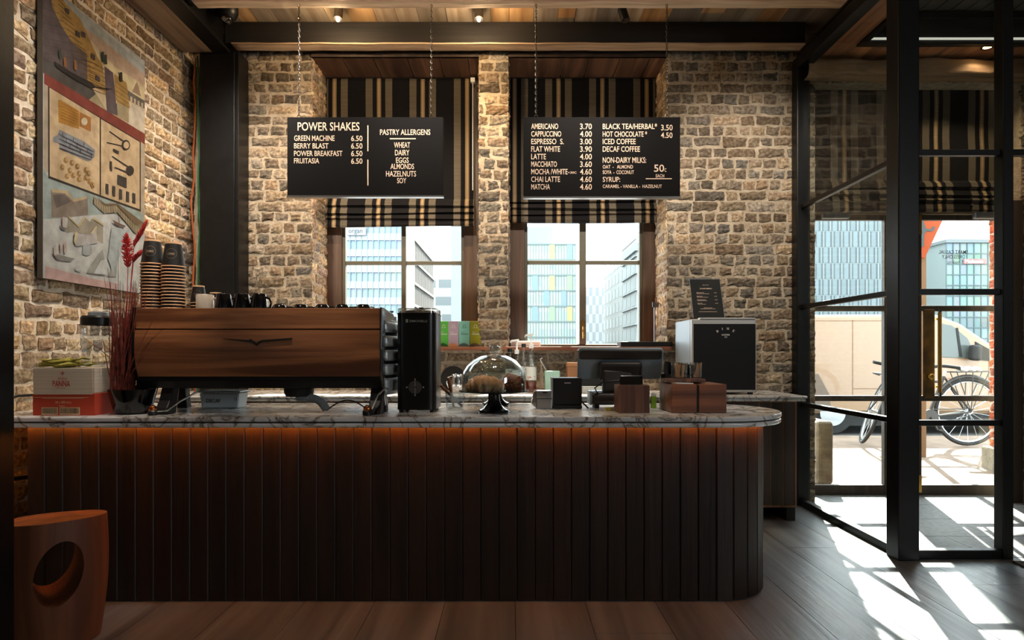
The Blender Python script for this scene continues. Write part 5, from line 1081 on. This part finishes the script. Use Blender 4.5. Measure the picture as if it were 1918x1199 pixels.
# ================================================================== the street outside
omat('paving',(150,126,108),.85,c2=(122,100,84),scale=5,bump=.3); omat('road',(96,94,92),.9,c2=(80,78,77),scale=12); omat('concrete_kerb',(150,146,138),.9)
mb=MB()
def gz(y): return 0 if y<6.2 else .12*min(1,(y-6.2)/2.0)
ys=[5.815,6.2,7.0,8.2,9.0]
for a,b in zip(ys,ys[1:]): mb.add([(1.0,a,gz(a)-.004),(22,a,gz(a)-.004),(22,b,gz(b)-.004),(1.0,b,gz(b)-.004)],[(0,1,2,3)])
mb.box(1.0,22,5.8,9.0,-.3,-.28); tag(mb.build('pavement',MATS['paving'],recalc=False),'brownish paved footway outside the glazed entrance doors','pavement',kind='structure')
tag(MB().box(-160,160,9.0,220,-.2,.0).build('road',MATS['road']),'grey street surface beyond the footway','road',kind='structure')
# van
omat('van_paint',(172,138,108),.4,coat=.4); omat('van_glass',(98,106,104),.12); omat('rubber',(30,30,31),.8)
vy=10.0; vz=lambda py:Z(py,vy); vx=lambda px:X(px,vy)
t=thing('van','cream coloured panel van parked outside the entrance doors','van',(vx(1680),vy+.9,0))
top=vz(590); sill=.32
prof=[(vx(1502),sill),(vx(1500),vz(640)),(vx(1508),vz(598)),(vx(1520),top),(vx(1690),top+.01),(vx(1758),vz(590)),(vx(1800),vz(606)),(vx(1850),vz(640)),(vx(1890),vz(664)),(vx(1990),vz(684)),(vx(2030),vz(715)),(vx(2034),sill)]
MB().prism(prof,'y',vy,vy+1.85).build('body',MATS['van_paint'],t,bevel=.05,seg=3)
mb=MB(); W=[(1758,621),(1764,606),(1783,610),(1812,634),(1827,668),(1826,672),(1758,669)]; mb.prism([(vx(a),vz(b)) for a,b in W],'y',vy-.012,vy+.02); w1=mb.build('side_window',MATS['van_glass'],t,bevel=.006)
mb=MB(); mb.prism([(vx(a),vz(b)) for a,b in ((1789,615),(1793,614),(1801,668),(1796,668))],'y',vy-.02,vy-.005); mb.build('window_pillar',MATS['rubber'],w1)
mb=MB(); mb.prism([(vx(a),vz(b)) for a,b in ((1826,640),(1870,664),(1870,678),(1828,674))],'y',vy-.014,vy+.0); mb.build('dark_quarter_panel',MATS['rubber'],t)
mb=MB(); mb.obox((vx(1816),vy-.12,vz(661)),.15,.14,.24,(0,.1,0)); mb.build('wing_mirror',MATS['rubber'],t,bevel=.04,seg=3)
mb=MB(); mb.box(vx(1536),vx(1990),vy-.02,vy+.06,vz(770),vz(748)) ; mb.build('side_moulding',omat('van_trim',(172,138,106),.5),t,bevel=.01)
mb=MB()
for a in (1597,1700,1757,1852): mb.box(vx(a)-.006,vx(a)+.006,vy-.004,vy+.002,.35,vz(600) if a<1760 else vz(668))
mb.box(vx(1528),vx(1674),vy-.004,vy+.002,vz(601)-.006,vz(601)+.006); mb.box(vx(1597),vx(1700),vy-.004,vy+.002,vz(728)-.006,vz(728)+.006)
mb.build('door_seam',omat('seam',(150,116,90),.8),t)
for px in (1560,1945):
    o=MB().cyl((vx(px),vy+.02,.34),(vx(px),vy+.24,.34),.34,n=32).build('wheel',MATS['rubber'],t,bevel=.02); MB().cyl((vx(px),vy-.0,.34),(vx(px),vy+.03,.34),.2,n=24).build('hub_cap',MATS['steel'],o)
mb=MB(); mb.box(vx(1502),vx(2034),vy+.03,vy+1.8,.14,.33); mb.build('underbody',MATS['rubber'],t)
mb=MB(); mb.prism([(vx(1501),vz(700)),(vx(1532),vz(700)),(vx(1552),vz(738)),(vx(1556),vz(770)),(vx(1501),vz(770))],'y',vy-.03,vy+.05); mb.build('rear_bumper',omat('bumper',(120,104,92),.7),t,bevel=.01)
mb=MB(); text(mb,'2 3',lambda u,v:(vx(1775+17*u),vy-.006,vz(717-9*v))); mb.build('lettering',omat('red_print',(206,70,50),.6),t,recalc=False)
# bicycle
bd_=8.0; bx=lambda px:X(px,bd_); bz_=lambda py:Z(py,bd_); g0=.118
t=thing('bicycle','dark city bicycle leaning outside the entrance doors in front of the van','bicycle',(bx(1730),bd_,g0)); omat('bike_paint',(52,48,46),.45)
R=.405
def wheel(c,ax):
    ax=Vector(ax).normalized(); v=ax.cross(Vector((0,0,1))).normalized(); u=v.cross(ax).normalized()
    ty=MB(); ty.tube([c+(u*math.cos(2*PI*i/40)+v*math.sin(2*PI*i/40))*R for i in range(40)],.022,8,closed=True); o=ty.build('wheel',MATS['rubber'],t,smooth=True)
    m=MB(); m.tube([c+(u*math.cos(2*PI*i/40)+v*math.sin(2*PI*i/40))*(R-.03) for i in range(40)],.011,6,closed=True)
    for i in range(18): a=2*PI*i/18; m.tube([c+ax*(.02 if i%2 else -.02),c+(u*math.cos(a)+v*math.sin(a))*(R-.03)],.0022,4)
    m.cyl(c-ax*.04,c+ax*.04,.03,n=12); m.build('rim',MATS['steel'],o,smooth=True)
rw=Vector((bx(1813),bd_,g0+R+.022)); fw=Vector((bx(1637),bd_,g0+R+.022))
wheel(rw,(0,1,0)); wheel(fw,(.86,-.36,-.34))
bb=Vector((bx(1738),bd_,g0+.36)); st=Vector((bx(1768),bd_,bz_(705))); hd1=Vector((bx(1664),bd_,bz_(716))); hd2=Vector((bx(1659),bd_,bz_(735)))
mb=MB()
for a,b,r in ((bb,st,.02),(hd1,st+(bb-st)*.12,.02),(hd2,bb,.024),(hd1,hd2,.024),(rw+Vector((0,.05,0)),bb,.013),(rw-Vector((0,.05,0)),bb,.013),(rw+Vector((0,.05,0)),st,.012),(rw-Vector((0,.05,0)),st,.012)): mb.tube([a,b],r,8)
mb.build('frame',MATS['bike_paint'],t,smooth=True)
mb=MB(); fo=Vector((.06,.015,0)); mb.tube([hd2,hd2+Vector((-.02,0,-.06))],.018,8); 
for s_ in (-1,1): mb.tube([hd2+fo*s_+Vector((-.02,0,-.06)),fw+Vector((.86,-.36,-.34))*.06*s_],.011,8)
mb.build('fork',MATS['bike_paint'],t,smooth=True)
mb=MB(); mb.tube([st,st+Vector((.02,0,.09))],.014,8); o=mb.build('seat_post',MATS['steel'],t)
sa=st+Vector((.03,0,.10)); mb=MB(); mb.grid(lambda u,v:(sa.x-.17+.30*u,sa.y+(.025+.07*max(0,u-.35)**.7)*math.sin(v*2*PI),sa.z+.02+.022*math.cos(v*2*PI)+.01*math.sin(u*4)),12,12); mb.build('saddle',MATS['rubber'],t,smooth=True)
mb=MB(); hb=hd1+Vector((-.01,0,.05)); mb.tube([hd1,hb,hb+Vector((-.03,0,.05))],.014,8); c=hb+Vector((-.03,0,.05)); mb.tube([c+Vector((.10,.30,-.02)),c+Vector((.0,.26,.01)),c,c+Vector((-.12,-.22,.01)),c+Vector((-.02,-.32,-.03))],.012,8); mb.build('handlebar',MATS['bike_paint'],t,smooth=True)
mb=MB(); g=Vector((bx(1640),bd_-.2,bz_(682))); mb.tube([g+Vector((.12,0,-.06)),g,g+Vector((-.14,0,.03))],[.022,.024,.02],8); mb.build('grip',MATS['rubber'],t,smooth=True)
mb=MB(); mb.tube([rw+Vector((math.cos(a)*(R+.04),0,math.sin(a)*(R+.04))) for a in [.1+i*.18 for i in range(16)]],.022,6); mb.build('mudguard',MATS['bike_paint'],t,smooth=True)
rz=rw.z+R+.09; mb=MB()
for s_ in (-.06,0,.06): mb.tube([(rw.x-.22,bd_+s_,rz),(rw.x+.3,bd_+s_,rz+.01)],.007,6)
for s_ in (-.06,.06):
    for dx in (-.18,.02,.22): mb.tube([(rw.x+dx,bd_+s_,rz),rw+Vector((0,s_,0))],.006,6)
mb.build('rack',MATS['bike_paint'],t); 
mb=MB(); mb.grid(lambda u,v:(rw.x-.12+.26*u,bd_+.05*math.cos(v*2*PI),rz+.035+.028*math.sin(v*2*PI)+.012*math.sin(u*17)),12,10); tag(mb.build('white_bag',MATS['white_plastic'],smooth=True),'crumpled white bag on the rear rack of the bicycle','bag')
mb=MB(); mb.cyl(bb-Vector((0,.05,0)),bb-Vector((0,.042,0)),.10,n=24); mb.tube([bb-Vector((0,.06,0)),bb+Vector((.08,-.06,-.15)),bb+Vector((.08,-.14,-.15))],.01,6); mb.tube([bb+Vector((0,.06,0)),bb+Vector((-.08,.06,.15)),bb+Vector((-.08,.14,.15))],.01,6)
mb.tube([bb+Vector((0,-.05,.10)),rw+Vector((0,-.05,.04))],.006,5); mb.tube([bb+Vector((0,-.05,-.10)),rw+Vector((0,-.05,-.04))],.006,5); mb.build('crankset',MATS['bike_paint'],t)
# brick pillar outside, banner, post
pal=[(186,92,54),(176,82,48),(194,102,62),(166,76,46)]
t=thing('brick_pillar','orange red brick pillar on a rough stone base outside the right-hand door','pillar',(5.4,6.6,0)); mb=MB(); omat('brick_pale_mortar',(206,176,156),.9); mb.box(5.155,5.65,6.41,6.9,.27,4.2); mb.mi=1
bricks(mb,(5.15,6.40,.27),(1,0,0),(0,0,1),(0,-1,0),.52,3.9,seed=31,pal=pal,course=.095,mortar=.012,prot=.006); bricks(mb,(5.155,6.9,.27),(0,-1,0),(0,0,1),(-1,0,0),.5,3.9,seed=32,pal=pal,course=.095,mortar=.012,prot=.006)
mb.build('shaft',[MATS['brick_pale_mortar'],MATS['brick']],t,recalc=False)
omat('rough_stone',(150,136,116),.9,c2=(120,108,92),scale=14,bump=.8); mb=MB(); mb.box(5.09,5.75,6.3,6.95,.0,.28); mb.build('stone_base',MATS['rough_stone'],t,bevel=.03,seg=3)
mb=MB(); mb.box(2.95,3.12,6.18,6.6,0,.62); tag(mb.build('stone_bollard',MATS['rough_stone'],bevel=.04,seg=3),'rough grey stone guard block outside, left of the doors','stone')
bn=7.4; omat('orange_cloth',(206,92,44),.7); t=thing('banner','orange triangular banner with a dark emblem hanging outside the right-hand door','banner',(X(1730,bn),bn,.05)); mb=MB()
mb.prism([(X(a,bn),Z(b,bn)) for a,b in ((1690,380),(1778,380),(1766,412),(1732,484),(1690,470))],'y',bn,bn+.012); mb.build('cloth',MATS['orange_cloth'],t)
mb=MB(); P=[(1728,410),(1734,428),(1743,430),(1746,425),(1750,424),(1751,429),(1745,434),(1736,433),(1731,438),(1730,462),(1725,463),(1725,410)]; mb.prism([(X(a,bn),Z(b,bn)) for a,b in P],'y',bn-.004,bn-.001); mb.build('emblem',omat('emblem_blue',(92,110,118),.7),t)
mb=MB(); mb.box(X(1728,bn),X(1737,bn),bn+.02,bn+.07,.055,Z(380,bn)); mb.build('pole',omat('pole_tan',(160,126,94),.6),t)
# ------------------------------------------------------------------ buildings far behind
omat('facade',(255,255,255),.35,attr=True)
FK=.72
def cellgrid(mb,x0,x1,y,z0,z1,nx,nz,fn):
    for j in range(nz):
        for i in range(nx):
            mb.col=tuple(FK*FK*q for q in srgb(fn(i,j))); a=x0+(x1-x0)*i/nx; b=x0+(x1-x0)*(i+1)/nx; c=z0+(z1-z0)*j/nz; e=z0+(z1-z0)*(j+1)/nz
            mb.add([(a,y,c),(b,y,c),(b,y,e),(a,y,e)],[(0,1,2,3)])
def shell(t,x0,x1,y0,y1,z1,c,k): MB().box(x0,x1,y0+.05,y1,0,z1).build('structure',omat('shell_%s'%k,c,.8),t)
rr=random.Random(12)
# left pane: strip-glazed block
D=120; x0,x1=X(1440,D),X(1664,D); z1=Z(330,D); t=thing('building','tall glass office block of narrow blue and grey strips, seen through the left door','building',((x0+x1)/2,D,0)); shell(t,x0,x1,D,D+20,z1,(150,160,160),'a')
mb=MB(); rowh=3.0; nz=int(z1/rowh)
for j in range(nz):
    x=x0+(.9*(j%2))*.5; i=0
    while x<x1-.1:
        for w_,c in ((.62,(132,150,156)),(.28,(84,95,100)),(.2,(152,168,172)),(.24,(90,100,104))):
            a,b=x,min(x+w_*.9/1.34*1.9,x1); x+=w_*.9/1.34*1.9
            if b>a: k=rr.uniform(.94,1.04); mb.col=tuple(.48*q for q in srgb([min(255,v*k) for v in c])); mb.add([(a,D,j*rowh+.12),(b,D,j*rowh+.12),(b,D,(j+1)*rowh),(a,D,(j+1)*rowh)],[(0,1,2,3)])
mb.col=srgb((96,114,122)); mb.build('curtain_wall',MATS['facade'],t,recalc=False)
# right pane: glass block with sign
x0,x1=X(1772,D),X(2060,D); z1=Z(455,D); t=thing('building','green glass office block with a pink name sign, seen through the right door','building',((x0+x1)/2,D,0)); shell(t,x0,x1,D,D+20,z1,(150,160,160),'b')
mb=MB(); cellgrid(mb,x0,x1,D,0,z1,22,11,lambda i,j:[min(255,v*rr.uniform(.9,1.06)) for v in ((142,170,168) if j%3 else (128,152,150))]); cellgrid(mb,X(1735,D+14),x0,D+.02,0,z1-.6,4,11,lambda i,j:[v*rr.uniform(.86,1) for v in (136,160,160)]); mb.build('curtain_wall',MATS['facade'],t,recalc=False)
mb=MB()
for i in range(23): a=x0+(x1-x0)*i/22; mb.box(a-.08,a+.08,D-.12,D,0,z1)
for j in range(12): a=z1*j/11; mb.box(x0,x1,D-.1,D,a-.1,a+.1)
mb.build('mullion',omat('mull_b',(88,106,108),.6),t); MB().box(x0-.3,x1,D-.4,D+20,z1,z1+.6).build('roof_edge',omat('roof_b',(130,136,138),.7),t); MB().box(X(1824,D),X(1860,D),D+4,D+10,z1+.6,z1+2).build('roof_plant',omat('roof_p',(180,184,186),.7),t)
s_=MB().box(X(1803,D),X(1845,D),D-.3,D-.1,Z(494.5,D),Z(485.5,D)).build('sign_panel',omat('sign_pink',(190,112,112),.6),t); mb=MB(); text(mb,'Matheson',lambda u,v:(X(1806+33*u,D),D-.32,Z(493.5-7*v,D))); mb.build('lettering',MATS['white_letters'],s_,recalc=False)
# left window: banded block, finned block, far blocks
D=70; x0,x1=X(560,D),X(753,D); z1=Z(380,D); t=thing('building','pale blue glass office block with white bands in the left window','building',((x0+x1)/2,D,0)); shell(t,x0,x1,D,D+9,z1,(220,224,226),'c')
mb=MB(); fh=2.0; j=0; zz=Z(700,D)
for zc in range(0,13):
    a=Z(652-30*zc,D); cellgrid(mb,x0,x1,D,a,a+1.25,18,1,lambda i,j:[min(255,v*rr.uniform(.93,1.05)) for v in ((170,204,226) if zc>4 else (176,200,200))]); 
mb.build('glass_band',MATS['facade'],t,recalc=False)
mb=MB()
for zc in range(0,13): a=Z(652-30*zc,D); mb.box(x0,x1,D-.2,D+.1,a+1.25,a+2.0)
mb.build('spandrel_band',omat('span_c',(186,192,194),.7),t); mb=MB()
for i in range(19): a=x0+(x1-x0)*i/18; mb.box(a-.05,a+.05,D-.25,D,0,z1)
mb.build('mullion',omat('mull_c',(130,146,154),.6),t)
s_=MB().box(X(652,D),X(687,D),D-.5,D-.3,Z(442,D),Z(427,D)).build('sign_panel',omat('sign_c',(160,168,172),.6),t); mb=MB(); text(mb,'organ',lambda u,v:(X(655+26*u,D),D-.52,Z(441-9*v,D))); mb.build('lettering',omat('organ_ink',(70,74,78),.6),s_,recalc=False)
xa=-13.75; t=thing('building','white finned office block receding along the street in the left window','building',(xa,96,0)); zf=Z(445,87); MB().box(xa-12,xa,81,110,0,zf).build('structure',omat('shell_d',(110,108,104),.8),t)
mb=MB(); mb.add([(xa+.02,82,0),(xa+.02,110,0),(xa+.02,110,zf),(xa+.02,82,zf)],[(0,1,2,3)]); mb.build('glazing',omat('glz_d',(80,88,92),.5),t,recalc=False)
mb=MB()
for i in range(26): y=82+i*1.1; mb.box(xa,xa+.5,y,y+.3,0,zf)
for j in range(7): mb.box(xa,xa+.7,82,110,zf-3.0*j-.35,zf-3.0*j)
mb.build('fin',omat('fin_d',(132,128,122),.7),t)
D=150; x0,x1=X(810,D),X(870,D); z1=Z(523,D); t=thing('building','low pale block with terraces at the far end of the left window','building',((x0+x1)/2,D,0)); shell(t,x0,x1,D,D+12,z1,(170,174,174),'e'); mb=MB(); cellgrid(mb,x0,X(845,D),D,0,z1,6,9,lambda i,j:(176,180,180) if (j%2 or rr.random()<.3) else (120,130,132)); mb.build('window_band',MATS['facade'],t,recalc=False)
D=70; tag(MB().box(X(845,D),X(868,D),D,D+1.2,0,Z(330,D)).build('concrete_tower',omat('tower',(150,156,158),.8)),'tall plain pale tower at the right side of the left window','building')
# right window: coloured panel block, street blocks
D=80; x0,x1=X(930,D),X(1078,D); z1=Z(457,D); t=thing('building','office block with blue, yellow and green window panels in the right window','building',((x0+x1)/2,D,0)); shell(t,x0,x1,D,D+18,z1,(206,214,212),'f')
mb=MB(); cellgrid(mb,x0,x1,D,0,z1,28,14,lambda i,j:[min(255,v*rr.uniform(.92,1.05)) for v in ((188,206,200) if j%2 else (198,212,206))]); mb.build('curtain_wall',MATS['facade'],t,recalc=False)
cols=[(126,156,186),(186,186,116),(148,176,140),(128,154,190)]
for (a,b,c,e,k) in ((1029,1039,458,487,1),(1062,1072,458,487,0),(997,1007,516,544,0),(1029,1039,516,544,1),(1062,1072,516,544,2),(1019,1028,545,573,0),(1051,1061,545,573,3),(997,1007,574,602,0),(1029,1039,574,602,2),(1062,1072,574,602,1)):
    MB().box(X(a,D),X(b,D),D-.12,D-.02,Z(e,D),Z(c,D)).build('coloured_panel',MATS.get('panel_%d'%k) or omat('panel_%d'%k,cols[k],.5),t)
mb=MB()
for i in range(29): a=x0+(x1-x0)*i/28; mb.box(a-.03,a+.03,D-.1,D,0,z1)
for j in range(8): a=Z(457+29*j,D); mb.box(x0,x1,D-.14,D,a-.12,a+.05)
mb.build('mullion',omat('mull_f',(120,138,134),.6),t); MB().box(x0,X(1037,D),D+3,D+14,z1,Z(425,D+3)).build('upper_storey',omat('upper_f',(136,152,168),.5),t)
xa=14.0; t=thing('building','pale balconied street block receding on the right of the right window','building',(xa,85,0)); n0,n1=71,97; zz=Z(470,n0); MB().box(xa,xa+12,n0,n1,0,zz).build('structure',omat('shell_g',(160,164,162),.8),t)
mb=MB()
for j in range(8):
    for i in range(9): mb.box(xa-.03,xa,n0+1+i*2.8,n0+2.8+i*2.8,.9+j*1.9,2.2+j*1.9)
mb.build('window_band',omat('win_g',(104,118,118),.5),t); mb=MB()
for j in range(8): mb.box(xa-.25,xa,n0,n0+9,.6+j*1.9,.72+j*1.9)
for j in range(8): mb.box(xa+.5,xa+11,n0-.05,n0,.9+j*1.9,2.2+j*1.9)
mb.build('balcony',omat('balc_g',(140,150,150),.6),t); MB().box(xa-.3,xa+12,n0-.3,n0+8,zz,zz+.9).build('roof_storey',omat('roof_g',(140,146,148),.7),t)
D=130; x0,x1=X(1085,D),X(1140,D); z1=Z(538,D); t=thing('building','low pale block at the far end of the street in the right window','building',((x0+x1)/2,D,0)); shell(t,x0,x1,D,D+12,z1,(176,180,182),'h'); mb=MB(); cellgrid(mb,x0,x1,D,0,z1,9,8,lambda i,j:(180,186,188) if (j+i)%2 else (146,156,160)); mb.build('window_band',MATS['facade'],t,recalc=False)
